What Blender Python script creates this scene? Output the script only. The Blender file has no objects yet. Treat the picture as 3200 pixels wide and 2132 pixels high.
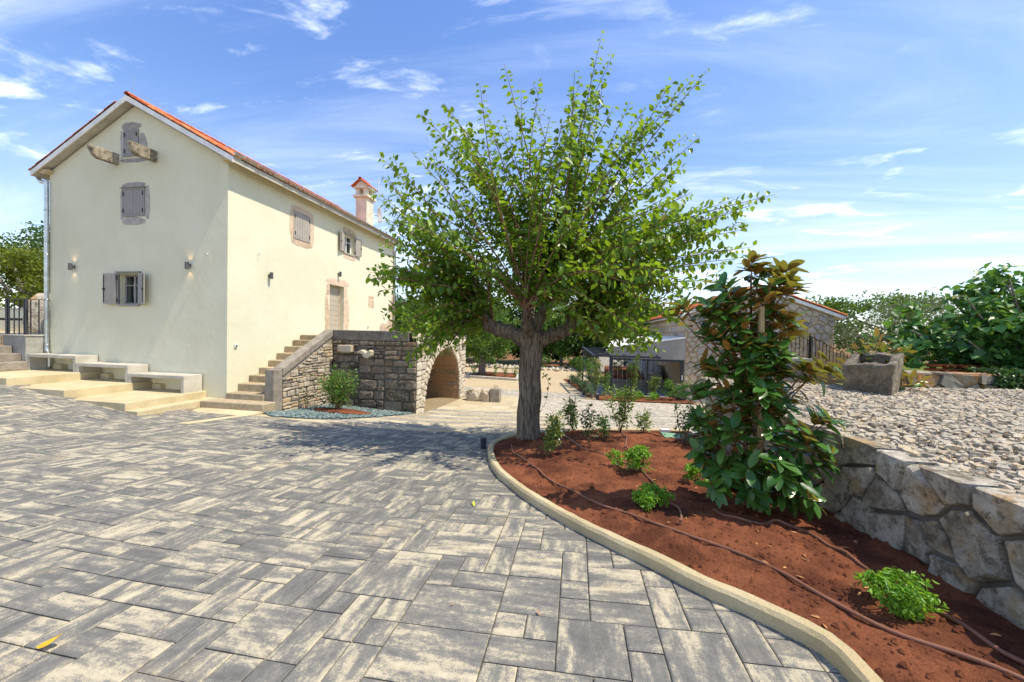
import bpy, bmesh, math, random
import numpy as np
from mathutils import Vector, Matrix, noise

scene = bpy.context.scene
COL = scene.collection
RNG = random.Random(7)
NP = np.random.default_rng(11)
PI = math.pi

# ------------------------------------------------------------------ camera
YAW, PITCH, ROLL = -0.173878, -0.019689, 0.022234
CAMZ, FPX = 1.68, 1150.0
fw = Vector((math.sin(YAW)*math.cos(PITCH), math.cos(YAW)*math.cos(PITCH), math.sin(PITCH)))
r0 = Vector((math.cos(YAW), -math.sin(YAW), 0)); u0 = r0.cross(fw)
rt = r0*math.cos(ROLL)+u0*math.sin(ROLL); up = rt.cross(fw)
cd = bpy.data.cameras.new("Camera"); cam = bpy.data.objects.new("Camera", cd); COL.objects.link(cam)
cd.sensor_width = 36.0; cd.sensor_fit = 'HORIZONTAL'; cd.lens = 36.0*FPX/3200.0
cd.clip_start = 0.05; cd.clip_end = 2000.0
cam.matrix_world = Matrix(((rt.x, up.x, -fw.x, 0), (rt.y, up.y, -fw.y, 0), (rt.z, up.z, -fw.z, CAMZ), (0, 0, 0, 1)))
scene.camera = cam

def inview(x, y, z, m=.12):
    v = Vector((x, y, z-CAMZ)); w = v.dot(fw)
    if w < .2: return False
    a = FPX*v.dot(rt)/w/1600; b = FPX*v.dot(up)/w/1066
    return abs(a) < 1+m and abs(b) < 1+m

# ------------------------------------------------------------------ light
SUN_EL, SUN_Y = math.radians(60.0), -0.035
sdir = Vector((math.cos(SUN_EL), SUN_Y, math.sin(SUN_EL))).normalized()
sd = bpy.data.lights.new("Sun", 'SUN'); sun = bpy.data.objects.new("Sun", sd); COL.objects.link(sun)
sd.energy = 3.2; sd.angle = math.radians(0.53); sd.color = (1.0, 0.90, 0.71)
sun.rotation_euler = (-sdir).to_track_quat('-Z', 'Y').to_euler()
sun.location = (6, 0, 12)

world = bpy.data.worlds.new("World"); scene.world = world; world.use_nodes = True
wn, wl = world.node_tree.nodes, world.node_tree.links
wn.clear()
def wnode(t, **k):
    n = wn.new(t)
    for a, b in k.items(): setattr(n, a, b)
    return n
sky = wnode('ShaderNodeTexSky'); sky.sky_type = 'NISHITA'; sky.sun_disc = False
sky.sun_elevation = math.asin(sdir.z); sky.sun_rotation = math.atan2(sdir.x, sdir.y)
sky.altitude = 50; sky.air_density = 1.0; sky.dust_density = 0.25; sky.ozone_density = 2.5
hsv = wnode('ShaderNodeHueSaturation'); hsv.inputs['Saturation'].default_value = 1.28; hsv.inputs['Value'].default_value = 1.0; hsv.inputs['Hue'].default_value = .517
def wvec(op, a, b):
    n = wnode('ShaderNodeVectorMath', operation=op)
    for i, s in enumerate((a, b)):
        if isinstance(s, tuple): n.inputs[i].default_value = s
        else: wl.new(s, n.inputs[i])
    return n.outputs[0]
soft = wvec('DIVIDE', wvec('MULTIPLY', sky.outputs[0], (1.38, 1.38, 1.38)), wvec('ADD', wvec('MULTIPLY', sky.outputs[0], (.14, .14, .14)), (1., 1., 1.)))
wl.new(soft, hsv.inputs['Color'])
tc = wnode('ShaderNodeTexCoord'); sep = wnode('ShaderNodeSeparateXYZ'); wl.new(tc.outputs['Generated'], sep.inputs[0])
def wmath(op, a, b=None):
    n = wnode('ShaderNodeMath', operation=op)
    for i, s in enumerate((a, b)):
        if s is None: continue
        if isinstance(s, (int, float)): n.inputs[i].default_value = s
        else: wl.new(s, n.inputs[i])
    return n.outputs[0]
zz = wmath('MAXIMUM', wmath('ADD', sep.outputs[2], 0.10), 0.03)
cx = wmath('DIVIDE', sep.outputs[0], zz); cy = wmath('DIVIDE', sep.outputs[1], zz)
comb = wnode('ShaderNodeCombineXYZ'); wl.new(cx, comb.inputs[0]); wl.new(cy, comb.inputs[1])
def cloud(scale, rot, stretch, lo, hi, detail, dist, off):
    mp = wnode('ShaderNodeMapping'); mp.inputs['Rotation'].default_value = (0, 0, rot)
    mp.inputs['Scale'].default_value = (stretch, 1, 1); mp.inputs['Location'].default_value = off
    wl.new(comb.outputs[0], mp.inputs[0])
    nz = wnode('ShaderNodeTexNoise'); nz.inputs['Scale'].default_value = scale; nz.inputs['Detail'].default_value = detail
    nz.inputs['Roughness'].default_value = .62; nz.inputs['Distortion'].default_value = dist
    wl.new(mp.outputs[0], nz.inputs['Vector'])
    mr = wnode('ShaderNodeMapRange', interpolation_type='SMOOTHSTEP')
    mr.inputs[1].default_value = lo; mr.inputs[2].default_value = hi
    wl.new(nz.outputs[0], mr.inputs[0]); return mr.outputs[0]
c1 = cloud(0.8, 0.95, 0.22, .40, .78, 9, .9, (2.2, .9, 0))     # wide cirrus veils
c2 = cloud(3.4, 0.35, 0.55, .53, .74, 8, .45, (1.4, 4.1, 0))    # small broken clouds
c2m = cloud(0.5, 0, 1.0,  .34, .52, 2, 0, (7.7, 3.3, 0))
c2 = wmath('MULTIPLY', c2, c2m)
low = wmath('MINIMUM', wmath('ADD', wmath('MULTIPLY', sep.outputs[2], 3.2), .30), 1.0)
c1 = wmath('MULTIPLY', c1, low)
mask = wmath('MINIMUM', wmath('ADD', wmath('MULTIPLY', c1, .60), wmath('MULTIPLY', c2, .80)), .9)
mixc = wnode('ShaderNodeMix', data_type='RGBA'); wl.new(mask, mixc.inputs['Factor'])
wl.new(hsv.outputs[0], mixc.inputs[6]); mixc.inputs[7].default_value = (6.6, 6.9, 7.3, 1)
bg = wnode('ShaderNodeBackground'); bg.inputs['Strength'].default_value = 0.15
wl.new(mixc.outputs[2], bg.inputs['Color'])
wo = wnode('ShaderNodeOutputWorld'); wl.new(bg.outputs[0], wo.inputs[0])

vs = scene.view_settings
vs.view_transform = 'Standard'; vs.look = 'None'; vs.exposure = 0.95; vs.gamma = 1.0
scene.render.film_transparent = False
scene.cycles.max_bounces = 8; scene.cycles.transparent_max_bounces = 8

# ------------------------------------------------------------------ ground height
CP = []
for x in (-5, -3.5, -2, -.8, .4, 1.4):
    for y in (1.2, 2.2, 3.4):
        CP.append((x, y, -0.01602*y+0.03172*x+0.00822*x*x+0.00723*x*y-0.00561*y*y))
CP += [(-14.85,7.15,.07),(-12.69,7.15,-.18),(-10.77,7.15,-.41),(-10.38,7.15,-.54),(-8.38,8.6,-.62),(-8.48,9.5,-.78),
 (-8.4,11.6,-.95),(-5.32,11.6,-1.1),(-5.3,13,-1.25),(-5.3,16.4,-1.4),(-.92,7.19,-.47),(-1.46,6.67,-.46),(2.4,7.2,-.32),
 (2.5,4.4,-.1),(2.6,2.4,.04),(3,9,-.5),(1.3,18.2,-1.45),(5,18.8,-1.45),(-4,25,-1.5),(5,25,-1.55),(-8,30,-1.55),(5,34,-1.6),
 (-3.8,16.3,-1.42),(-16,4,.1),(-12,2,.0),(-16,0,.3),(-6,-2,.0),(3,-2,.15)]
CP = np.array(CP)
def _tps():
    n = len(CP); d = np.hypot(CP[:, None, 0]-CP[None, :, 0], CP[:, None, 1]-CP[None, :, 1])
    K = np.where(d > 0, d*d*np.log(d+1e-12), 0)+np.eye(n)*.3
    P = np.c_[np.ones(n), CP[:, :2]]
    return np.linalg.solve(np.block([[K, P], [P.T, np.zeros((3, 3))]]), np.r_[CP[:, 2], 0, 0, 0])
TW = _tps()
def gnd(x, y):
    x = np.asarray(x, float); y = np.asarray(y, float)
    d = np.hypot(x[..., None]-CP[:, 0], y[..., None]-CP[:, 1])
    t = np.where(d > 0, d*d*np.log(d+1e-12), 0)@TW[:-3]+TW[-3]+TW[-2]*x+TW[-1]*y
    s = np.clip((np.hypot(x+2, y-8)-17)/12, 0, 1); s = s*s*(3-2*s)
    return t*(1-s)-1.6*s
def gz(x, y): return float(gnd(x, y))

# ------------------------------------------------------------------ object helpers
def tag(o, label=None, cat=None, group=None, kind=None):
    if label: o['label'] = label
    if cat: o['category'] = cat
    if group: o['group'] = group
    if kind: o['kind'] = kind
    return o
def thing(name, label, cat, loc=(0, 0, 0), group=None):
    o = bpy.data.objects.new(name, None); o.empty_display_size = .2; o.location = loc
    COL.objects.link(o); return tag(o, label, cat, group)
def put(o, parent, M=None):
    COL.objects.link(o)
    if M is not None: o.matrix_basis = M
    if parent is not None:
        o.parent = parent
        if parent.type == 'EMPTY': o.matrix_parent_inverse = Matrix.Translation(-parent.location)
        else: o.matrix_parent_inverse = parent.get('_inv') and Matrix() or Matrix()
    return o
def rawmesh(name, v, f, mat, smooth=False):
    me = bpy.data.meshes.new(name); me.from_pydata([tuple(p) for p in v], [], f)
    if mat: me.materials.append(mat)
    if smooth: me.polygons.foreach_set('use_smooth', [True]*len(me.polygons))
    me.update(); return me
class MB:
    def __init__(s): s.v = []; s.f = []; s.a = []
    def add(s, v, f, a=0.0):
        n = len(s.v); s.v += [tuple(p) for p in v]; s.f += [tuple(i+n for i in q) for q in f]; s.a += [a]*len(v)
    def box(s, x0, x1, y0, y1, z0, z1, a=0.0):
        s.hexa([(x0,y0,z0),(x1,y0,z0),(x1,y1,z0),(x0,y1,z0),(x0,y0,z1),(x1,y0,z1),(x1,y1,z1),(x0,y1,z1)], a)
    def hexa(s, p, a=0.0):
        s.add(p, [(3,2,1,0),(4,5,6,7),(0,1,5,4),(1,2,6,5),(2,3,7,6),(3,0,4,7)], a)
    def bar(s, a, b, w, h=None, upv=(0,0,1)):
        a, b = Vector(a), Vector(b); h = h or w; d = (b-a).normalized(); u = Vector(upv)
        if abs(d.dot(u)) > .99: u = Vector((0, 1, 0))
        x = d.cross(u).normalized()*w/2; y = x.cross(d).normalized()*h/2
        s.hexa([a-x-y, a+x-y, b+x-y, b-x-y, a-x+y, a+x+y, b+x+y, b-x+y])
    def tube(s, pts, rad, n=8, cap=True, a=0.0, jit=None):
        pts = [Vector(p) for p in pts]; m = len(pts)
        if not hasattr(rad, '__len__'): rad = [rad]*m
        V = []; ref = None
        for i, p in enumerate(pts):
            t = (pts[min(i+1, m-1)]-pts[max(i-1, 0)]).normalized()
            if ref is None: ref = t.orthogonal().normalized()
            ref = (ref-t*ref.dot(t)).normalized(); bi = t.cross(ref)
            for k in range(n):
                th = 2*PI*k/n; r = rad[i]*(jit(i, k) if jit else 1)
                V.append(p+ref*(math.cos(th)*r)+bi*(math.sin(th)*r))
        F = [(i*n+k, i*n+(k+1) % n, (i+1)*n+(k+1) % n, (i+1)*n+k) for i in range(m-1) for k in range(n)]
        if cap: F += [tuple(range(n))[::-1], tuple((m-1)*n+k for k in range(n))]
        s.add(V, F, a)
    def cyl(s, x, y, z0, z1, r, n=16): s.tube([(x, y, z0), (x, y, z1)], r, n)
    def prism(s, poly, d):
        n = len(poly); d = Vector(d); P = [Vector(p) for p in poly]
        s.add(P+[p+d for p in P], [tuple(range(n))[::-1], tuple(range(n, 2*n))]+[(i, (i+1) % n, n+(i+1) % n, n+i) for i in range(n)])
    def build(s, name, mat, parent=None, smooth=False, bevel=0, M=None, attr=False):
        me = rawmesh(name, s.v, s.f, mat, smooth)
        if attr:
            at = me.attributes.new('rnd', 'FLOAT', 'POINT'); at.data.foreach_set('value', s.a)
        bm = bmesh.new(); bm.from_mesh(me); bmesh.ops.recalc_face_normals(bm, faces=bm.faces); bm.to_mesh(me); bm.free()
        o = bpy.data.objects.new(name, me); put(o, parent, M)
        if bevel:
            b = o.modifiers.new('edge', 'BEVEL'); b.width = bevel; b.segments = 2; b.limit_method = 'ANGLE'
        return o
def struct(o, label=None): o['kind'] = 'structure'; return o
def spline(P, n=6):
    P = [Vector(p) for p in P]; out = []
    for i in range(len(P)-1):
        a, b, c, d = P[max(i-1, 0)], P[i], P[i+1], P[min(i+2, len(P)-1)]
        for k in range(n):
            t = k/n; out.append(.5*((2*b)+(c-a)*t+(2*a-5*b+4*c-d)*t*t+(3*b-a-3*c+d)*t**3))
    out.append(P[-1]); return out

# ------------------------------------------------------------------ materials
class NT:
    def __init__(s, name):
        s.m = bpy.data.materials.new(name); s.m.use_nodes = True; s.t = s.m.node_tree; s.t.nodes.clear()
        s.out = s.n('ShaderNodeOutputMaterial'); s._p = None; s._o = None
    def n(s, t, **k):
        x = s.t.nodes.new(t)
        for a, b in k.items(): setattr(x, a, b)
        return x
    def l(s, a, b): s.t.links.new(a, b)
    def set(s, sock, v):
        if hasattr(v, 'is_linked') or hasattr(v, 'links'): s.l(v, sock)
        elif isinstance(v, tuple) and len(v) == 3 and sock.type == 'RGBA': sock.default_value = (*v, 1)
        else: sock.default_value = v
    def pos(s):
        if not s._p: s._p = s.n('ShaderNodeNewGeometry')
        return s._p.outputs['Position']
    def obj(s):
        if not s._o: s._o = s.n('ShaderNodeTexCoord')
        return s._o.outputs['Object']
    def rnd(s): return s.n('ShaderNodeObjectInfo').outputs['Random']
    def attr(s, nm='rnd'): return s.n('ShaderNodeAttribute', attribute_name=nm).outputs['Fac']
    def map(s, vec, sc=(1,1,1), rot=(0,0,0), loc=(0,0,0)):
        m = s.n('ShaderNodeMapping'); s.l(vec, m.inputs[0]); m.inputs['Scale'].default_value = sc
        m.inputs['Rotation'].default_value = rot; s.set(m.inputs['Location'], loc); return m.outputs[0]
    def noise(s, sc, detail=4, rough=.55, vec=None, dist=0, col=False):
        x = s.n('ShaderNodeTexNoise'); s.l(vec if vec is not None else s.pos(), x.inputs['Vector'])
        x.inputs['Scale'].default_value = sc; x.inputs['Detail'].default_value = detail
        x.inputs['Roughness'].default_value = rough; x.inputs['Distortion'].default_value = dist
        return x.outputs[1 if col else 0]
    def voro(s, sc, vec=None, feature='F1', out=0, rnd=1):
        x = s.n('ShaderNodeTexVoronoi', feature=feature); s.l(vec if vec is not None else s.pos(), x.inputs['Vector'])
        x.inputs['Scale'].default_value = sc; x.inputs['Randomness'].default_value = rnd; return x.outputs[out]
    def ramp(s, f, stops, interp='LINEAR'):
        x = s.n('ShaderNodeValToRGB'); s.l(f, x.inputs[0]); e = x.color_ramp.elements; x.color_ramp.interpolation = interp
        while len(e) < len(stops): e.new(.5)
        for q, (p, c) in zip(e, stops):
            q.position = p; q.color = (*c, 1) if len(c) == 3 else c
        return x.outputs[0]
    def rng(s, f, a, b, c=0., d=1., sm=True):
        x = s.n('ShaderNodeMapRange', interpolation_type='SMOOTHSTEP' if sm else 'LINEAR'); s.l(f, x.inputs[0])
        for i, v in enumerate((a, b, c, d)): x.inputs[i+1].default_value = v
        return x.outputs[0]
    def mth(s, op, a, b=0.):
        x = s.n('ShaderNodeMath', operation=op); s.set(x.inputs[0], a); s.set(x.inputs[1], b); return x.outputs[0]
    def mix(s, f, a, b, mode='MIX'):
        x = s.n('ShaderNodeMix', data_type='RGBA', blend_type=mode); s.set(x.inputs[0], f); s.set(x.inputs[6], a); s.set(x.inputs[7], b)
        return x.outputs[2]
    def bump(s, h, st=.3, dist=.02, nrm=None):
        b = s.n('ShaderNodeBump'); b.inputs['Strength'].default_value = st; b.inputs['Distance'].default_value = dist
        s.l(h, b.inputs['Height'])
        if nrm is not None: s.l(nrm, b.inputs['Normal'])
        return b.outputs[0]
    def prin(s, col, rough=.8, nrm=None, metal=0., spec=.3, trans=None, coat=0, thin=None):
        p = s.n('ShaderNodeBsdfPrincipled'); s.set(p.inputs['Base Color'], col); s.set(p.inputs['Roughness'], rough)
        p.inputs['Metallic'].default_value = metal; p.inputs['Specular IOR Level'].default_value = spec
        if nrm is not None: s.l(nrm, p.inputs['Normal'])
        if coat: p.inputs['Coat Weight'].default_value = coat; p.inputs['Coat Roughness'].default_value = .25
        sh = p.outputs[0]
        if trans is not None:
            t = s.n('ShaderNodeBsdfTranslucent'); s.set(t.inputs[0], trans)
            m = s.n('ShaderNodeMixShader'); m.inputs[0].default_value = .36; s.l(sh, m.inputs[1]); s.l(t.outputs[0], m.inputs[2]); sh = m.outputs[0]
        s.l(sh, s.out.inputs[0]); return s.m

def plain(name, col, rough=.6, metal=0., spec=.3, var=.12, sc=3.):
    t = NT(name); n = t.noise(sc, 4); c = t.mix(t.rng(n, .3, .7), tuple(x*(1-var) for x in col), tuple(min(1, x*(1+var)) for x in col))
    return t.prin(c, rough, t.bump(t.noise(60, 2), .05, .004), metal, spec)
MAT = {}
def m_stucco():
    t = NT('stucco'); big = t.noise(.55, 4, .6); c = t.mix(t.rng(big, .35, .7), (.65, .625, .465), (.70, .68, .525))
    streak = t.noise(1.6, 5, .6, t.map(t.pos(), (1, 1, .12)))
    c = t.mix(t.rng(streak, .52, .75, 0, .16), c, (.50, .485, .39))
    h = t.mth('ADD', t.mth('MULTIPLY', t.noise(26, 5, .65), .7), t.mth('MULTIPLY', t.noise(3.2, 4), 1.6))
    return t.prin(c, .9, t.bump(h, .4, .02), 0, .15)
def stone(name, cols, bump=.6, dist=.02, lichen=None, sc=5., spread=1.0, rough=.92, pit=0.):
    """limestone/rubble: colour varies per piece (object random) and inside a piece"""
    t = NT(name); r = t.mth('FRACT', t.mth('ADD', t.rnd(), t.attr('rnd'))); off = t.n('ShaderNodeCombineXYZ'); t.l(t.mth('MULTIPLY', r, 37.), off.inputs[0]); t.l(t.mth('MULTIPLY', r, 91.), off.inputs[2])
    va = t.n('ShaderNodeVectorMath', operation='ADD'); t.l(t.pos(), va.inputs[0]); t.l(off.outputs[0], va.inputs[1]); P = va.outputs[0]
    k = t.mth('FRACT', t.mth('MULTIPLY', r, 7.31)); n1 = t.rng(t.noise(sc, 7, .7, P), .32, .68, 0, 1, False)
    f = t.mth('ADD', t.mth('MULTIPLY', k, .55*spread), t.mth('MULTIPLY', n1, .75-.2*spread))
    st = [(i/(len(cols)-1)*.66+.17, c) for i, c in enumerate(cols)]
    c = t.ramp(f, st)
    fine = t.noise(sc*9, 4, .7, P); c = t.mix(t.rng(fine, .5, .72, 0, .55), c, tuple(x*.45 for x in cols[0]))
    if lichen: c = t.mix(t.rng(t.noise(sc*2.3, 6, .7, P), .56, .68, 0, .8), c, lichen)
    h = t.mth('ADD', t.noise(sc*3, 7, .7, P), t.mth('MULTIPLY', t.noise(sc*14, 4, .6, P), .35))
    if pit: h = t.mth('SUBTRACT', h, t.mth('MULTIPLY', t.rng(t.voro(sc*7, P), .0, .35, 1, 0), pit))
    return t.prin(c, rough, t.bump(h, bump, dist), 0, .2)
def m_limestone():
    t = NT('limestone'); r = t.rnd(); off = t.n('ShaderNodeCombineXYZ'); t.l(t.mth('MULTIPLY', r, 37.), off.inputs[0]); t.l(t.mth('MULTIPLY', r, 91.), off.inputs[2])
    va = t.n('ShaderNodeVectorMath', operation='ADD'); t.l(t.pos(), va.inputs[0]); t.l(off.outputs[0], va.inputs[1]); P = va.outputs[0]
    n1 = t.rng(t.noise(4.5, 8, .72, P, .4), .34, .66, 0, 1, False); k = t.mth('FRACT', t.mth('MULTIPLY', r, 7.31))
    c = t.ramp(t.mth('ADD', t.mth('MULTIPLY', n1, .72), t.mth('MULTIPLY', k, .30)), [(.16, (.20, .165, .12)), (.36, (.37, .325, .25)), (.56, (.55, .495, .40)), (.82, (.70, .645, .535))])
    c = t.mix(t.rng(t.noise(3.1, 5, .6, t.map(P, (1, 1, 1), (0, 0, 0), (9, 3, 1))), .52, .66, 0, .85), c, (.50, .33, .15))
    c = t.mix(t.rng(t.noise(13, 6, .75, P), .50, .62, 0, .8), c, (.15, .125, .09))
    c = t.mix(t.rng(t.noise(34, 5, .75, P), .52, .7, 0, .5), c, (.20, .17, .13))
    h = t.noise(7, 9, .76, P)
    return t.prin(c, .92, t.bump(h, 1.0, .06), 0, .2)
def m_paver():
    t = NT('paver'); r = t.attr('rnd'); d = t.attr('dirn'); 
    off = t.n('ShaderNodeCombineXYZ'); t.l(t.mth('MULTIPLY', r, 53.), off.inputs[0]); t.l(t.mth('MULTIPLY', r, 29.), off.inputs[1])
    va = t.n('ShaderNodeVectorMath', operation='ADD'); t.l(t.pos(), va.inputs[0]); t.l(off.outputs[0], va.inputs[1]); P = va.outputs[0]
    def streak(sx, sy):
        a = t.noise(1.0, 2, .5, t.map(P, (sx, sy, 1))); b = t.noise(2.1, 6, .72, t.map(P, (sx*1.6, sy*1.6, 1)))
        return t.mth('ADD', t.mth('MULTIPLY', a, .62), t.mth('MULTIPLY', b, .38))
    sx = streak(2.2, 9.5); sy = streak(9.5, 2.2)
    s = t.n('ShaderNodeMix', data_type='FLOAT'); t.l(d, s.inputs[0]); t.l(sx, s.inputs[2]); t.l(sy, s.inputs[3]); s = s.outputs[0]
    grain = t.noise(130, 4, .8); mid = t.noise(24, 7, .75, P)
    v = t.mth('ADD', t.mth('ADD', s, t.mth('MULTIPLY', t.mth('SUBTRACT', grain, .5), .42)), t.mth('MULTIPLY', t.mth('SUBTRACT', mid, .5), .38))
    v = t.mth('ADD', v, t.mth('MULTIPLY', t.mth('SUBTRACT', t.attr('tone'), .5), .11))
    c = t.ramp(v, [(.28, (.106, .103, .096)), (.44, (.15, .146, .136)), (.52, (.205, .195, .172)), (.59, (.395, .35, .255)), (.74, (.52, .465, .345))])
    cw = t.ramp(v, [(.3, (.26, .235, .20)), (.45, (.40, .355, .285)), (.6, (.54, .48, .38))])
    c = t.mix(t.attr('warm'), c, cw)
    dirt = t.noise(1.1, 5, .65); c = t.mix(t.rng(dirt, .56, .78, 0, .45), c, (.50, .38, .22))
    h = t.mth('ADD', t.mth('MULTIPLY', grain, .5), t.mth('MULTIPLY', mid, .5))
    return t.prin(c, .85, t.bump(h, .22, .006), 0, .25)
def m_sandstone():
    t = NT('sandstone'); r = t.attr('rnd'); n = t.noise(3.2, 5, .6); f = t.mth('ADD', t.mth('MULTIPLY', r, .45), t.mth('MULTIPLY', n, .6))
    c = t.ramp(f, [(.25, (.33, .265, .165)), (.5, (.45, .375, .24)), (.75, (.52, .45, .31))])
    c = t.mix(t.rng(t.noise(40, 4, .7), .55, .75, 0, .4), c, (.30, .24, .16))
    return t.prin(c, .85, t.bump(t.noise(30, 5), .2, .006), 0, .25)
def concrete(name, a, b, rough=.88, board=False, grit=.25):
    t = NT(name); n = t.noise(1.7, 6, .65); c = t.mix(t.rng(n, .32, .7), a, b)
    c = t.mix(t.rng(t.noise(7, 5, .7, t.map(t.pos(), (1, 1, .35))), .55, .75, 0, .35), c, tuple(x*.6 for x in a))
    c = t.mix(t.rng(t.noise(120, 2, .7), .58, .75, 0, .45), c, tuple(x*.42 for x in a))
    h = t.mth('ADD', t.noise(45, 5, .65), t.mth('MULTIPLY', t.noise(160, 2), .5))
    if board:
        w = t.n('ShaderNodeTexWave', bands_direction='Z'); t.l(t.map(t.pos(), (.01, .01, 1)), w.inputs[0]); w.inputs['Scale'].default_value = 1.6; w.inputs['Distortion'].default_value = .3
        h = t.mth('ADD', h, t.mth('MULTIPLY', t.rng(w.outputs[1], .0, .06), 1.2))
        c = t.mix(t.rng(w.outputs[1], 0, .1, .35, 0), c, tuple(x*.4 for x in a))
    return t.prin(c, rough, t.bump(h, grit, .008), 0, .22)
def m_soil():
    t = NT('soil'); n = t.noise(2.0, 6, .65); c = t.mix(t.rng(n, .36, .62), (.105, .038, .022), (.26, .094, .047))
    c = t.mix(t.rng(t.noise(38, 5, .7), .45, .75, 0, .7), c, (.10, .034, .018))
    c = t.mix(t.rng(t.voro(55), 0, .16, .5, 0), c, (.36, .17, .09))
    h = t.mth('ADD', t.noise(22, 7, .72), t.mth('MULTIPLY', t.noise(90, 4, .7), .5))
    return t.prin(c, .97, t.bump(h, .9, .03), 0, .08)
def m_ground():
    t = NT('field_ground'); n = t.noise(.16, 5, .6); c = t.ramp(n, [(.38, (.10, .13, .045)), (.5, (.20, .12, .06)), (.62, (.24, .075, .035))])
    c = t.mix(t.rng(t.noise(1.7, 5, .7), .4, .7, 0, .7), c, (.16, .17, .07))
    return t.prin(c, .95, t.bump(t.noise(7, 6), .7, .08), 0, .1)
def m_grass(name, a, b):
    t = NT(name); c = t.mix(t.rng(t.noise(1.2, 5), .35, .65), a, b); c = t.mix(t.rng(t.noise(25, 4), .45, .7, 0, .6), c, (.22, .2, .1))
    return t.prin(c, .95, t.bump(t.noise(45, 5), .8, .04), 0, .1)
def m_gravel(name, a, b, dark, sc=45.):
    t = NT(name); v = t.n('ShaderNodeTexVoronoi'); t.l(t.pos(), v.inputs['Vector']); v.inputs['Scale'].default_value = sc
    sp = t.n('ShaderNodeSeparateColor'); t.l(v.outputs['Color'], sp.inputs[0])
    c = t.mix(sp.outputs[0], a, b); c = t.mix(t.rng(v.outputs[0], .25, .6, 0, .8), c, dark)
    c = t.mix(t.rng(t.noise(.8, 4), .45, .7, 0, .3), c, dark)
    return t.prin(c, .92, t.bump(v.outputs[0], .6, .02), 0, .15)
def leafmat(name, dark, light, old=None, rough=.42, trans=(.12, .22, .02), back=None, spec=.4, coat=0, perobj=False):
    t = NT(name); r = t.rnd() if perobj else t.attr('rnd')
    c = t.ramp(r, [(.0, dark), (.55, tuple((x+y)/2 for x, y in zip(dark, light))), (.93, light)]+([(.985, old)] if old else []))
    c = t.mix(t.rng(t.noise(3., 3), .35, .7, 0, .25), c, dark)
    ge = t.n('ShaderNodeNewGeometry')
    bk = back or tuple(min(1, x*1.25+.02) for x in light)
    if back:
        c = t.mix(ge.outputs['Backfacing'], c, t.mix(r, back, tuple(x*1.5 for x in back)))
        rg = t.n('ShaderNodeMix', data_type='FLOAT'); t.l(ge.outputs['Backfacing'], rg.inputs[0]); rg.inputs[2].default_value = rough; rg.inputs[3].default_value = .8; rough = rg.outputs[0]
    return t.prin(c, rough, None, 0, spec, t.mix(r, trans, tuple(x*1.6 for x in trans)), coat)
def m_bark(name, a, b, sc=9., dist=.05, st=1.0):
    t = NT(name); n = t.noise(sc, 6, .65, t.map(t.pos(), (1, 1, .16)), .6); c = t.mix(t.rng(n, .36, .64), a, b)
    c = t.mix(t.rng(t.noise(sc*4, 4, .7), .5, .75, 0, .5), c, tuple(x*.5 for x in a))
    w = t.noise(sc*1.7, 7, .7, t.map(t.pos(), (1, 1, .12)), .8)
    return t.prin(c, .95, t.bump(w, st, dist), 0, .12)
def m_tile():
    t = NT('roof_tile'); r = t.rnd(); n = t.noise(7, 5, .65); f = t.mth('ADD', t.mth('MULTIPLY', r, .5), t.mth('MULTIPLY', n, .5))
    c = t.ramp(f, [(.25, (.36, .085, .04)), (.5, (.56, .155, .06)), (.75, (.64, .25, .11))])
    c = t.mix(t.rng(t.noise(22, 5, .7), .55, .75, 0, .4), c, (.25, .09, .06))
    return t.prin(c, .85, t.bump(t.noise(50, 4), .25, .01), 0, .2)
def m_wood(name, a, b):
    t = NT(name); n = t.noise(3, 6, .6, t.map(t.pos(), (9, 9, .7))); c = t.mix(t.rng(n, .3, .7), a, b)
    return t.prin(c, .75, t.bump(n, .2, .01), 0, .25)
def m_glass():
    t = NT('window_glass'); g = t.n('ShaderNodeBsdfGlass'); g.inputs['Roughness'].default_value = .0; g.inputs['IOR'].default_value = 1.45
    g.inputs[0].default_value = (.85, .92, .93, 1); t.l(g.outputs[0], t.out.inputs[0]); return t.m
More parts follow.
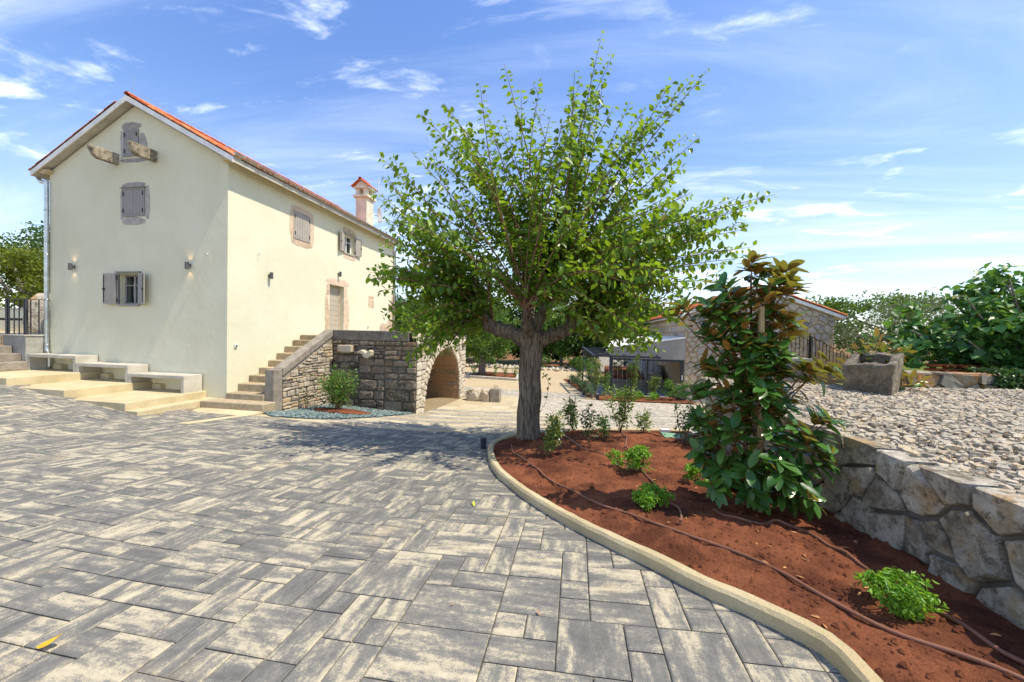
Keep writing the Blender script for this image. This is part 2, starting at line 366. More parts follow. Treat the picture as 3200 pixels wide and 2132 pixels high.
MAT.update(
 stucco=m_stucco(), paver=m_paver(), sandstone=m_sandstone(), soil=m_soil(), field=m_ground(), tile=m_tile(),
 warm=concrete('warm_concrete', (.47, .39, .235), (.58, .50, .325), grit=.4),
 kerb=concrete('kerb_concrete', (.43, .35, .20), (.55, .465, .30), grit=.9),
 bench=concrete('bench_concrete', (.40, .375, .32), (.54, .515, .45)),
 greyc=concrete('grey_concrete', (.27, .265, .24), (.42, .41, .37)),
 boardc=concrete('board_concrete', (.20, .20, .17), (.31, .305, .26), board=True),
 render=concrete('grey_render', (.30, .28, .25), (.34, .32, .285), grit=.12),
 white=plain('white_paint', (.78, .77, .74), .6), offwhite=plain('chimney_render', (.63, .61, .48), .85),
 rubble=stone('pale_rubble', [(.24, .20, .15), (.40, .345, .27), (.52, .46, .37), (.50, .36, .22)], .8, .03, pit=.4),
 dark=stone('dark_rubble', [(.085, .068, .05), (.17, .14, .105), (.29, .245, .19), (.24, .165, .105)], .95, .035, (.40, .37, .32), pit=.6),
 cap=stone('cap_stone', [(.22, .19, .155), (.30, .265, .22), (.38, .34, .285)], .8, .02, spread=.5, pit=.5),
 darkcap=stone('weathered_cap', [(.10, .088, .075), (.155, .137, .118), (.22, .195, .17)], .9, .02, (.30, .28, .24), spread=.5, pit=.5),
 step=stone('step_stone', [(.27, .215, .14), (.40, .325, .215), (.47, .39, .27)], .7, .02, spread=.5, sc=6, pit=.3),
 archst=stone('arch_stone', [(.42, .36, .28), (.55, .48, .375), (.64, .58, .47)], .8, .025, spread=.8, pit=.4),
 inner=stone('inner_stone', [(.20, .15, .09), (.34, .26, .16), (.40, .22, .11), (.30, .25, .18)], .7, .02, sc=4),
 limest=m_limestone(),
 shingle=stone('shingle_stone', [(.22, .19, .145), (.34, .305, .245), (.47, .425, .345), (.46, .35, .225), (.38, .345, .285)], .6, .012, sc=9, spread=1.2),
 farst=stone('house_stone', [(.21, .20, .205), (.36, .325, .275), (.52, .465, .385), (.54, .41, .265), (.42, .39, .36)], .8, .03, sc=4, spread=1.2),
 lowst=stone('garden_wall_stone', [(.15, .125, .10), (.27, .23, .18), (.36, .31, .25), (.36, .20, .10)], .7, .03, sc=4, spread=1.2),
 troughst=stone('trough_stone', [(.13, .108, .08), (.22, .187, .143), (.33, .29, .225)], .95, .025, (.33, .30, .24), sc=4, spread=.2, pit=.7),
 bracket=stone('bracket_stone', [(.13, .11, .08), (.27, .235, .175), (.45, .405, .31), (.36, .31, .235)], .9, .03, (.50, .46, .36), spread=.3, sc=7, pit=.4),
 surgrey=stone('gable_surround_stone', [(.28, .26, .235), (.40, .375, .34), (.48, .45, .41)], .6, .015, spread=.6, sc=6),
 surround=stone('surround_stone', [(.44, .335, .235), (.60, .47, .345), (.64, .53, .41)], .6, .015, spread=.6, sc=6),
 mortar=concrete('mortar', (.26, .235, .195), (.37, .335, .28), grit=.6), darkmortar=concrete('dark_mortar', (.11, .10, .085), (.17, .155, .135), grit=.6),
 ochre=concrete('ochre_mortar', (.40, .285, .16), (.50, .37, .22), grit=.5), 
 shut=plain('shutter_paint', (.36, .325, .285), .55, var=.06), shutg=plain('gable_shutter_paint', (.27, .255, .24), .55, var=.06), doorp=plain('door_paint', (.42, .375, .30), .5, var=.05),
 black=plain('black_iron', (.012, .012, .014), .45), anthr=plain('anthracite_metal', (.038, .042, .052), .4), lampg=plain('lamp_grey', (.09, .088, .095), .4),
 zinc=plain('zinc', (.52, .54, .55), .32, 1.0, .5, .15, 6), gutter=plain('gutter_metal', (.50, .47, .42), .38, 1.0, .5, .1),
 plastic=plain('white_plastic', (.8, .8, .78), .4), green=plain('green_plastic', (.19, .33, .21), .5), hose=plain('hose_brown', (.21, .095, .058), .45, var=.2),
 bollard=plain('bollard_grey', (.03, .034, .045), .5), stake=m_wood('stake_wood', (.33, .25, .13), (.47, .37, .20)), rod=m_wood('lath_wood', (.5, .36, .15), (.62, .46, .2)),
 bark=m_bark('mulberry_bark', (.12, .092, .066), (.36, .30, .225), 24, .07, 1.0), twig=m_bark('twig_bark', (.15, .085, .05), (.27, .17, .105), 14, .01, .4), fbark=m_bark('grey_bark', (.16, .14, .115), (.31, .28, .235)),
 leaf=leafmat('mulberry_leaf', (.036, .100, .011), (.185, .31, .028), (.30, .24, .03), .36, (.26, .40, .02)),
 mag=leafmat('magnolia_leaf', (.030, .115, .022), (.095, .25, .042), None, .27, (.16, .17, .02), back=(.38, .18, .045), spec=.5, perobj=True),
 magc=leafmat('magnolia_leaf_mass', (.030, .115, .022), (.095, .25, .042), None, .27, (.16, .17, .02), back=(.38, .18, .045), spec=.5),
 box=leafmat('shrub_leaf', (.08, .23, .016), (.26, .47, .045), None, .4, (.24, .42, .03)), thin=leafmat('sapling_leaf', (.085, .16, .03), (.26, .36, .08), (.4, .3, .08), .4, (.16, .24, .03)),
 darkl=leafmat('dark_shrub_leaf', (.035, .085, .03), (.10, .17, .06), None, .4, (.06, .10, .02)), bush=leafmat('bush_leaf', (.06, .165, .024), (.19, .34, .06), None, .45, (.14, .25, .03)),
 wood1=leafmat('wood_leaf', (.024, .068, .012), (.090, .188, .030), None, .5, (.08, .15, .015)), wood2=leafmat('light_wood_leaf', (.041, .101, .014), (.155, .270, .041), None, .5, (.13, .22, .02)),
 oakl=leafmat('yellow_green_leaf', (.056, .094, .007), (.213, .269, .018), None, .5, (.2, .22, .012)), olive=leafmat('olive_leaf', (.083, .110, .053), (.242, .275, .154), None, .5, (.14, .17, .06)),
 fig=leafmat('fig_leaf', (.037, .119, .030), (.138, .325, .081), (.28, .24, .03), .4, (.10, .20, .02)), lav=leafmat('lavender_leaf', (.09, .16, .075), (.20, .30, .15), None, .5, (.15, .22, .09)),
 ivy=leafmat('ivy_leaf', (.020, .070, .020), (.070, .161, .039), None, .35, (.05, .10, .015)), dry=plain('dry_leaf', (.42, .20, .08), .7, var=.3, sc=30), yellow=plain('yellow_leaf', (.72, .42, .015), .55, var=.25, sc=25), lime=plain('lime_leaf', (.55, .58, .03), .5),
 bluegr=stone('blue_pebble', [(.055, .09, .094), (.12, .175, .175), (.24, .29, .28)], .3, .008, spread=1.2, sc=14), glass=m_glass(),
 pathg=m_gravel('path_gravel', (.55, .44, .27), (.62, .53, .37), (.36, .28, .17), 38), bankg=m_gravel('bank_gravel', (.36, .33, .28), (.50, .46, .39), (.16, .145, .12), 16), sand=m_gravel('joint_sand', (.40, .31, .18), (.47, .38, .25), (.22, .17, .11), 140),
 lawn=m_grass('lawn', (.075, .12, .02), (.14, .19, .04)), deck=m_wood('deck_boards', (.17, .19, .23), (.24, .26, .30)), curtain=plain('curtain', (.35, .3, .24), .9), room=plain('dark_room', (.03, .028, .025), .9), dish=plain('dish_grey', (.42, .42, .44), .5),
)
# ------------------------------------------------------------------ piece builders
def unit_stone(seed, cut=.16):
    R = random.Random(seed); j = lambda a: R.uniform(-a, a)
    c = lambda: cut*R.uniform(.45, 1.3)
    ring = [(-.5+c(), -.5), (.5-c(), -.5), (.5, -.5+c()), (.5, .5-c()), (.5-c(), .5), (-.5+c(), .5), (-.5, .5-c()), (-.5, -.5+c())]
    ring = [(x+j(.03), y+j(.04)) for x, y in ring]
    V = [(x, y, 0) for x, y in ring]+[(x*.985, y*.985, .62+j(.12)) for x, y in ring]+[(x*.80+j(.03), y*.78+j(.03), .95+j(.13)) for x, y in ring]+[(j(.1), j(.1), 1.03+j(.08))]
    F = []
    for a in (0, 8): F += [(a+i, a+(i+1) % 8, a+8+(i+1) % 8, a+8+i) for i in range(8)]
    F += [(16+i, 16+(i+1) % 8, 24) for i in range(8)]
    return V, F
_pool = {}
def pool(mat, n=10):
    if mat.name not in _pool:
        _pool[mat.name] = [rawmesh('stone', *unit_stone(100+i), mat) for i in range(n)]
    return _pool[mat.name]
def piece(me, name, parent, o, U, V, N, w, h, d):
    M = Matrix(((U.x*w, V.x*h, N.x*d, o.x), (U.y*w, V.y*h, N.y*d, o.y), (U.z*w, V.z*h, N.z*d, o.z), (0, 0, 0, 1)))
    return put(bpy.data.objects.new(name, me), parent, M)
def rubble(parent, o, U, V, N, w, h, rows, ww, depth, mat, seed=1, ok=None, gap=.018, slip=.0):
    """coursed rubble: one object for each stone, proud of its mortar bed"""
    R = random.Random(seed); o, U, V, N = Vector(o), Vector(U), Vector(V), Vector(N); v = 0.; n = 0
    while v < h-.03:
        rh = rows(v/h, R); rh = min(rh, h-v)
        if h-v-rh < .05: rh = h-v
        u = 0.
        while u < w-.02:
            sw = R.uniform(*ww)*(.75+rh*1.6); sw = min(sw, w-u)
            if w-u-sw < .07: sw = w-u
            cu, cv = u+sw/2, v+rh/2
            parts = [(cv, rh)]
            if rh > .2 and sw < rh*1.1 and R.random() < .3: k = R.uniform(.35, .65); parts = [(v+rh*k/2, rh*k), (v+rh*(k+1)/2, rh*(1-k))]
            for cv2, rh2 in parts:
                if ok is None or ok(cu, cv2, sw, rh2):
                    m = mat(cu/w, cv2/h, R) if callable(mat) else mat
                    tl = R.uniform(-slip, slip); U2 = (U+V*tl).normalized(); V2 = (V-U*tl).normalized()
                    p = o+U*cu+V*(cv2+R.uniform(-.006, .006))
                    piece(R.choice(pool(m)), 'stone', parent, p, U2, V2, N, sw-gap*R.uniform(.5, 1.6), rh2-gap*R.uniform(.5, 1.6), depth*R.uniform(.6, 1.35)); n += 1
            u += sw
        v += rh
    return n
def clip(poly, a, b, c):
    out = []
    for i in range(len(poly)):
        p, q = poly[i], poly[(i+1) % len(poly)]; dp = a*p[0]+b*p[1]-c; dq = a*q[0]+b*q[1]-c
        if dp <= 0: out.append(p)
        if (dp < 0 < dq) or (dq < 0 < dp):
            t = dp/(dp-dq); out.append((p[0]+(q[0]-p[0])*t, p[1]+(q[1]-p[1])*t))
    return out
def polystones(parent, o, U, V, N, w, h, nx, ny, depth, mat, seed=1, gap=.02, jit=.42, back=0., clips=(), ok=None):
    """irregular polygonal masonry from Voronoi cells, one object for each stone"""
    R = random.Random(seed); o, U, V, N = Vector(o), Vector(U), Vector(V), Vector(N)
    pts = [((i+.5+R.uniform(-jit, jit)+(.5 if j % 2 else 0))*w/nx, (j+.5+R.uniform(-jit, jit))*h/ny) for i in range(-1, nx+1) for j in range(ny)]
    for k, p in enumerate(pts):
        poly = [(0, 0), (w, 0), (w, h), (0, h)]
        for q in pts:
            if q is p or abs(q[0]-p[0]) > 3*w/nx: continue
            a, b = q[0]-p[0], q[1]-p[1]; c = (q[0]**2+q[1]**2-p[0]**2-p[1]**2)/2
            poly = clip(poly, a, b, c)
            if len(poly) < 3: break
        for cl in clips: poly = clip(poly, *cl) if len(poly) > 2 else poly
        if len(poly) < 3: continue
        cx = sum(t[0] for t in poly)/len(poly); cy = sum(t[1] for t in poly)/len(poly)
        s = min(max(t[0] for t in poly)-min(t[0] for t in poly), max(t[1] for t in poly)-min(t[1] for t in poly))
        if s < .06 or (ok and not ok(cx, cy)): continue
        # split the long edges so that outlines are not straight, and pull in by half a joint
        ring = []
        for i in range(len(poly)):
            a, b = poly[i], poly[(i+1) % len(poly)]; L = math.hypot(b[0]-a[0], b[1]-a[1])
            if L < .02: continue
            ring.append(a)
            if L > s*.35: ring.append(((a[0]+b[0])/2+R.uniform(-.03, .03)*L*.5, (a[1]+b[1])/2+R.uniform(-.03, .03)*L*.5))
        k1 = 1-gap*R.uniform(.9, 1.5)/s*1.2
        sh = lambda f: [((x-cx)*f+cx, (y-cy)*f+cy) for x, y in ring]
        a1, a2 = sh(k1), sh(k1*R.uniform(.90, .965)); n = len(ring); d = depth*R.uniform(.65, 1.3); tx, ty = R.uniform(-.16, .16), R.uniform(-.16, .16)
        P = lambda x, y, z: tuple(o+U*x+V*y+N*z)
        V3 = [P(x, y, -back) for x, y in a1]+[P(x, y, d*R.uniform(.45, .7)) for x, y in a1]+[P(x+R.uniform(-.008, .008), y+R.uniform(-.008, .008), d*R.uniform(.92, 1.06)+tx*(x-cx)+ty*(y-cy)) for x, y in a2]+[P(cx+R.uniform(-.2,.2)*s, cy+R.uniform(-.2,.2)*s, d*R.uniform(.98, 1.12))]
        F = []
        for a in (0, n): F += [(a+i, a+(i+1) % n, a+n+(i+1) % n, a+n+i) for i in range(n)]
        F += [(2*n+i, 2*n+(i+1) % n, 3*n) for i in range(n)]
        put(bpy.data.objects.new('stone', rawmesh('stone', V3, F, mat)), parent)
def leaves(name, P, D, N, L, Wd, mat, parent, fold=.25, rnd=None, kind=None, wide=(.36, .70), wf=(1., .8)):
    """a mass of folded six-vertex leaves as one mesh"""
    P, D, N = map(lambda a: np.asarray(a, float), (P, D, N)); n = len(P); L = np.broadcast_to(L, (n,))[:, None]; Wd = np.broadcast_to(Wd, (n,))[:, None]
    D = D/np.linalg.norm(D, axis=1, keepdims=True); S = np.cross(D, N); S /= np.linalg.norm(S, axis=1, keepdims=True)+1e-9; N = np.cross(S, D)
    h = Wd/2*math.sin(fold*2); w = Wd/2*math.cos(fold*2)
    b = P; t = P+D*L-N*L*.08
    m1 = P+D*L*wide[0]; m2 = P+D*L*wide[1]
    V = np.stack([b, m1+S*w*wf[0]+N*h*wf[0], m2+S*w*wf[1]+N*h*wf[1], t, m2-S*w*wf[1]+N*h*wf[1], m1-S*w*wf[0]+N*h*wf[0]], 1).reshape(-1, 3)
    base = np.arange(n)[:, None]*6
    F = np.stack([base+np.array([0, 1, 2, 3]), base+np.array([0, 3, 4, 5])], 1).reshape(-1, 4)
    me = bpy.data.meshes.new(name); me.vertices.add(len(V)); me.vertices.foreach_set('co', V.ravel())
    me.loops.add(F.size); me.loops.foreach_set('vertex_index', F.ravel().astype(np.int32))
    me.polygons.add(len(F)); me.polygons.foreach_set('loop_start', np.arange(0, F.size, 4, dtype=np.int32))
    me.update(); me.validate(); me.materials.append(mat)
    r = NP.random(n) if rnd is None else rnd
    at = me.attributes.new('rnd', 'FLOAT', 'POINT'); at.data.foreach_set('value', np.repeat(r, 6).astype(np.float32))
    o = bpy.data.objects.new(name, me); put(o, parent)
    if kind: o['kind'] = kind
    return o
def unit(n, zb=0.):
    v = NP.normal(size=(n, 3)); v[:, 2] += zb; return v/np.linalg.norm(v, axis=1, keepdims=True)
def crown(name, parent, c, rad, n, size, mat, clumps=40, cr=.32, hollow=.55, up=.5, asp=.5, flat=None):
    """leaf clumps scattered through an ellipsoid, denser to the outside, with gaps"""
    c = np.asarray(c, float); rad = np.asarray(rad, float)
    u = unit(clumps, .15); cc = c+u*rad*(hollow+(1-hollow)*NP.random(clumps)[:, None]**.6)
    if flat is not None: cc[:, 2] = np.maximum(cc[:, 2], flat)
    k = NP.integers(0, clumps, n); s = rad.mean()*cr*(.6+.8*NP.random(clumps))
    off = unit(n, .1)*(NP.random(n)[:, None]**.45)*s[k][:, None]; off[:, 2] *= .75
    P = cc[k]+off; tone = NP.random(clumps)*.5
    N = unit(n, up)+off/np.maximum(.01, np.linalg.norm(off, axis=1, keepdims=True))*.6; D = unit(n, -.35)
    L = size*(.6+.8*NP.random(n))
    return leaves(name, P, D, N, L, L*asp, mat, parent, .2, np.clip(tone[k]+.5*NP.random(n), 0, .96)), cc
def tree(name, label, cat, base, height, rad, n, size, mat, bark, trunk_r=.15, clumps=40, group=None, cz=None, asp=.5, trunk_h=None, cr=.32, limbs=7):
    t = thing(name, label, cat, base, group); b = Vector(base)
    c = (b.x, b.y, b.z+(cz if cz else height-rad[2]))
    o, cc = crown('crown', t, c, rad, n, size, mat, clumps, cr, asp=asp)
    mb = MB(); th = trunk_h or (c[2]-b.z)*.7; R = random.Random(int(abs(b.x*100+b.y*10)))
    top = b+Vector((R.uniform(-.15, .15), R.uniform(-.1, .1), th))
    mb.tube([b-Vector((0, 0, .2)), b+Vector((0, 0, th*.35)), top], [trunk_r*1.25, trunk_r, trunk_r*.8], 8)
    for k in range(limbs):
        e = Vector(cc[R.randrange(len(cc))]); mb.tube([top-Vector((0, 0, .1)), top.lerp(e, .5)+Vector((0, 0, .15)), e], [trunk_r*.55, trunk_r*.33, trunk_r*.1], 5)
    mb.build('trunk', bark, t, True); return t
def shrub(name, label, base, h, r, n, size, mat, group=None, stems=5, up=.4, asp=.45, lean=(0, 0), clumps=14, tall=False, cat='shrub'):
    t = thing(name, label, cat, base, group); b = Vector(base); R = random.Random(int(abs(b.x*37+b.y*91)*10)); mb = MB(); tips = []
    for k in range(stems):
        a = R.uniform(0, 2*PI); rr = r*R.uniform(.2, .9); top = b+Vector((math.cos(a)*rr+lean[0], math.sin(a)*rr+lean[1], h*R.uniform(.65, 1)))
        mid = b.lerp(top, .5)+Vector((R.uniform(-1, 1)*r*.2, R.uniform(-1, 1)*r*.2, 0)); pts = spline([b+Vector((R.uniform(-.02,.02), R.uniform(-.02,.02), -.03)), mid, top], 4); mb.tube(pts, [.007+.004*h-.006*i/len(pts) for i in range(len(pts))], 4); tips.append(pts)
    mb.build('stem', MAT['twig'], t, True)
    if tall:
        P, D = [], []
        for i in range(n):
            pts = tips[R.randrange(len(tips))]; f = R.uniform(.18, 1)**.8*(len(pts)-1); i0 = min(int(f), len(pts)-2); p = pts[i0].lerp(pts[i0+1], f-i0)
            d = Vector((R.gauss(0, 1), R.gauss(0, 1), R.gauss(.2, .7))).normalized(); P.append(p+d*R.uniform(.0, r*.42)); D.append(d)
        N = unit(n, 1.0); L = size*(.6+.8*NP.random(n)); leaves('foliage', P, D, N, L, L*asp, mat, t, .2)
    else:
        crown('foliage', t, (b.x+lean[0]*.6, b.y+lean[1]*.6, b.z+h*.56), (r, r, h*.46), n, size, mat, clumps, .36, .35, up, asp)
    return t

# ------------------------------------------------------------------ terrain
def sheet(name, xs, ys, zf, mat, dz=0., keep=None):
    X, Y = np.meshgrid(xs, ys); Z = zf(X, Y)+dz; nx = len(xs); ny = len(ys)
    V = np.c_[X.ravel(), Y.ravel(), Z.ravel()]
    F = [(j*nx+i, j*nx+i+1, (j+1)*nx+i+1, (j+1)*nx+i) for j in range(ny-1) for i in range(nx-1) if keep is None or keep((xs[i]+xs[i+1])/2, (ys[j]+ys[j+1])/2)]
    me = rawmesh(name, V, F, mat, True); return put(bpy.data.objects.new(name, me), None)
xs = np.r_[-600, -250, -120, -70, -45, -32, np.linspace(-24, 16, 81), 22, 32, 50, 90, 200, 600]
ys = np.r_[-40, -12, np.linspace(-4, 40, 89), 46, 55, 70, 100, 160, 300, 900]
o = sheet('ground', xs, ys, gnd, MAT['field'], -.10); struct(o)
BED = [(-1.52,6.9),(-1.45,7.45),(-1.15,7.95),(-.55,8.38),(.4,8.7),(1.4,8.88),(2.55,8.98)]          # back edge
KO = [(-1.57,6.75),(-1.42,5.98),(-1.12,5.1),(-.83,4.56),(-.52,4.08),(-.08,3.53),(.31,3.13),(.60,2.86),(.83,2.62),(1.03,2.46),(1.19,2.32),(1.29,2.22),(1.34,2.12),(1.35,1.9),(1.37,1.2),(1.38,.2)]
xs = np.linspace(-17.5, 9, 54); ys = np.linspace(-1, 20.4, 44)
o = sheet('sand_bed', xs, ys, gnd, MAT['sand'], -.016, lambda x, y: not (x < -8.6 and y > 9.4)); struct(o)

# paving: mixed-size pavers on a 0.2 m grid, sandstone bands by the house, cream pavers beyond the bed
rects = []
def fill(x0, x1, y0, y1, mod, sizes, R, zone, warm=0.):
    nx, ny = int((x1-x0)/mod), int((y1-y0)/mod); occ = np.zeros((nx, ny), bool)
    for j in range(ny):
        for i in range(nx):
            if occ[i, j]: continue
            R.shuffle(sizes)
            for (w, h) in sizes+[(1, 1)]:
                if i+w <= nx and j+h <= ny and not occ[i:i+w, j:j+h].any():
                    occ[i:i+w, j:j+h] = True; rects.append((x0+i*mod, y0+j*mod, w*mod, h*mod, zone, warm)); break
R = random.Random(5); MODX = .1935
fill(-17.2, 3.3, .15, 8.25, .1925, [(2, 2), (2, 1), (1, 2), (2, 1), (1, 1), (1, 2), (2, 2), (2, 1), (1, 2), (3, 2), (1, 1)], R, 0)
y = 8.27; k = 0
while y < 12.6:                                   # bands along the stair foot
    x = -8.25
    while x < -.75: w = R.choice((.75, .9, 1.1)); rects.append((x, y, min(w, -.72-x), .44, 1, 0.)); x += w
    y += .44
    for q in range(3):
        x = -8.25+R.uniform(-.2, 0)
        while x < -.75: w = R.choice((.3, .4, .4, .5)); rects.append((x, y, min(w, -.72-x), .2, 0, R.uniform(.3, .6))); x += w
        y += .2
for i in range(4):
    for j in range(6): rects.append((-5.3+i*.66, y+j*.85, .66, .85, 1, 0))
for j in range(9): rects.append((-2.66, y+j*.9, .42, .9, 1, 0.)); 
y = 8.27; j = 0
while y < 18.3:
    x = -.70 if y < 12.6 else -2.22; rects.append((x, y, .3, .21, 1, 0)); x += .3-(.1 if j % 2 else 0)
    while x < 8.: w = R.choice((.2, .3, .3, .4)); rects.append((x, y, w, .21, 0, R.uniform(.65, 1))); x += w
    y += .21; j += 1
while y < 20.3:
    x = -9.
    while x < .2: w = R.choice((.3, .4)); rects.append((x, y, w, .21, 0, .55)); x += w
    y += .21
def inbed(x, y): return x > 1.5 and 0 < y < 8.9 or (-1.0 < x and 5.6 < y < 7.9) or (x > .2 and 3.7 < y < 8.4) or (x > -.4 and 4.7 < y < 8.2) or (x > .9 and y > 2.9 and y < 8.8)
def under(x, y): return (x < -10.45 and y > 7.3) or (x < -8.6 and y > 8.9) or (x < -5.4 and y > 12.6 and y < 17.2) or (x > 2.6 and y < 9)
keepr = []
for (x, y, w, h, zn, wm) in rects:
    cx, cy = x+w/2, y+h/2
    if inbed(cx, cy) or under(cx, cy): continue
    z = gz(cx, cy)
    if not inview(cx, cy, z, .6): continue
    v = Vector((cx, cy, z-CAMZ)); dd = v.dot(fw); keepr.append((w*h/dd**2*abs(v.normalized().z), x, y, w, h, zn, wm))
keepr.sort(reverse=True)
pav = struct(put(bpy.data.objects.new('pavement', rawmesh('pavement', [(-.2, .2, gz(-.2, .2)-.06), (.2, .2, gz(.2, .2)-.06), (.2, .5, gz(.2, .5)-.06), (-.2, .5, gz(-.2, .5)-.06)], [(0, 1, 2, 3)], MAT['sand'])), None))
R = random.Random(21)
def paver_geo(x, y, w, h, R, zn):
    g = (.0035 if y < 8.2 else .006) if zn == 0 else .004; x0, x1, y0, y1 = x+g, x+w-g, y+g, y+h-g; c = .007; lift = R.uniform(-.0018, .0018)
    P = [(x0, y0), (x1, y0), (x1, y1), (x0, y1)]; Q = [(x0+c, y0+c), (x1-c, y0+c), (x1-c, y1-c), (x0+c, y1-c)]
    zt = [gz(*p)+lift for p in P]
    V = [(p[0]+R.uniform(-.0015, .0015), p[1]+R.uniform(-.0015, .0015), z) for p, z in zip(Q, zt)]+[(p[0], p[1], z-.005) for p, z in zip(P, zt)]+[(p[0], p[1], z-.06) for p, z in zip(P, zt)]
    F = [(0, 1, 2, 3)]+[(4+i, 4+(i+1) % 4, (i+1) % 4, i) for i in range(4)]+[(8+i, 8+(i+1) % 4, 4+(i+1) % 4, 4+i) for i in range(4)]
    return V, F
jm = {0: [[], [], [], [], [], []], 1: [[], [], [], [], [], []]}
for k, (a, x, y, w, h, zn, wm) in enumerate(keepr):
    V, F = paver_geo(x, y, w, h, R, zn); rd = R.random(); dn = float((w > h+.01) == (R.random() < .8)) ; dn = 1-dn if abs(w-h) > .01 else float(R.random() < .5); tone = R.random()
    m = MAT['paver'] if zn == 0 else MAT['sandstone']
    if k < 300:
        me = rawmesh('paver', V, F, m)
        for nm, val in (('rnd', rd), ('dirn', dn), ('tone', tone), ('warm', wm)):
            me.attributes.new(nm, 'FLOAT', 'POINT').data.foreach_set('value', [val]*12)
        put(bpy.data.objects.new('paver', me), pav)
    else:
        J = jm[zn]; n = len(J[0]); J[0] += V; J[1] += [tuple(i+n for i in f) for f in F]
        for q, val in zip(J[2:], (rd, dn, tone, wm)): q += [val]*12
for zn, nm in ((0, 'paver_field'), (1, 'sandstone_slabs')):
    J = jm[zn]
    if not J[0]: continue
    me = rawmesh(nm, J[0], J[1], MAT['paver'] if zn == 0 else MAT['sandstone'])
    for an, val in zip(('rnd', 'dirn', 'tone', 'warm'), J[2:]): me.attributes.new(an, 'FLOAT', 'POINT').data.foreach_set('value', val)
    o = put(bpy.data.objects.new(nm, me), pav); o['kind'] = 'stuff'

# gravel path beyond the paving
xs = np.linspace(-14, 1.0, 31); ys = np.linspace(20.1, 34, 30)
struct(sheet('gravel_path', xs, ys, gnd, MAT['pathg'], -.01))

# ------------------------------------------------------------------ planting bed, kerb
def resample(P, n):
    P = [Vector((*p, 0)) for p in P]; L = [0]
    for a, b in zip(P, P[1:]): L.append(L[-1]+(b-a).length)
    out = []
    for k in range(n):
        s = L[-1]*k/(n-1); i = max(0, min(len(P)-2, next((q for q in range(len(L)-1) if L[q+1] >= s-1e-9), len(P)-2)))
        out.append(P[i].lerp(P[i+1], (s-L[i])/max(1e-9, L[i+1]-L[i])))
    return out
def kerb(name, label, path, w, h, seg, side=1):
    S = [p.to_2d() for p in spline([(*p, 0) for p in path], 6)]
    t = thing(name, label, 'kerb', (S[0].x, S[0].y, gz(*S[0]))); S = resample([(p.x, p.y) for p in S], seg); mb = MB(); rows = []
    R = random.Random(3)
    for i, p in enumerate(S):
        d = (S[min(i+1, len(S)-1)]-S[max(i-1, 0)]).normalized(); n = Vector((d.y, -d.x, 0))*side*-1; z = gz(p.x, p.y); q = p+n*w
        j = lambda: R.uniform(-.004, .004)
        rows.append([(p.x, p.y, z-.12), (p.x+j(), p.y+j(), z+h-.022), (p.x+n.x*.02, p.y+n.y*.02, z+h+j()), (q.x-n.x*.02, q.y-n.y*.02, z+h+j()), (q.x, q.y, z+h-.02), (q.x, q.y, z-.12)])
    V = [v for r in rows for v in r]; F = [(i*6+k, i*6+k+1, (i+1)*6+k+1, (i+1)*6+k) for i in range(len(rows)-1) for k in range(5)]+[tuple(range(6)), tuple((len(rows)-1)*6+k for k in range(6))[::-1]]
    mb.add(V, F); mb.build('kerb_body', MAT['kerb'], t, True).modifiers.new('n', 'EDGE_SPLIT').split_angle = .6; return t
kerb('kerb', 'pale concrete kerb curving round the red planting bed, on the paved courtyard side', [(-1.5, 7.25)]+KO, .10, .095, 90, 1)
kerb('kerb', 'low concrete kerb behind the mulberry trunk, along the far side of the red bed', [(-1.5, 7.3), *BED[2:]], .12, .10, 36, -1)
# soil: polygon grid, mounded
def bed_in(x, y):
    if x > 2.56 or y < -.5: return False
    # right of the front kerb
    for (ax, ay), (bx, by) in zip(KO, KO[1:]):
        if by <= y <= ay:
            if x < ax+(bx-ax)*(ay-y)/max(1e-6, ay-by)+.03: return False
            break
    else:
        if y > 6.75 and x < -1.46: return False
    for (ax, ay), (bx, by) in zip(BED, BED[1:]):
        if ax <= x <= bx and y > ay+(by-ay)*(x-ax)/(bx-ax)-.04: return False
    return True
def soil_z(X, Y):
    f = np.vectorize(lambda x, y: noise.fractal(Vector((x*1.3, y*1.3, 3.)), .9, 2.1, 4)*.045+noise.fractal(Vector((x*7, y*7, 1.)), .9, 2.1, 4)*.02)
    d = np.full(X.shape, 9.)
    for (ax, ay), (bx, by) in list(zip(KO, KO[1:]))+list(zip(BED, BED[1:])):
        t = np.clip(((X-ax)*(bx-ax)+(Y-ay)*(by-ay))/((bx-ax)**2+(by-ay)**2), 0, 1); d = np.minimum(d, np.hypot(X-ax-t*(bx-ax), Y-ay-t*(by-ay)))
    return gnd(X, Y)+.05+.04*np.clip((d-.1)/.5, 0, 1)+f(X, Y)*np.clip((d-.06)/.25, .1, 1)+.05*np.exp(-((X-.8)**2+(Y-6.3)**2)/1.2)
xs = np.linspace(-1.6, 2.6, 127); ys = np.linspace(-.4, 9, 280)
o = sheet('planting_bed_soil', xs, ys, soil_z, MAT['soil'], 0, bed_in); struct(o)
def sz(x, y): return float(soil_z(np.array(x), np.array(y)))
R = random.Random(9); mb = MB()
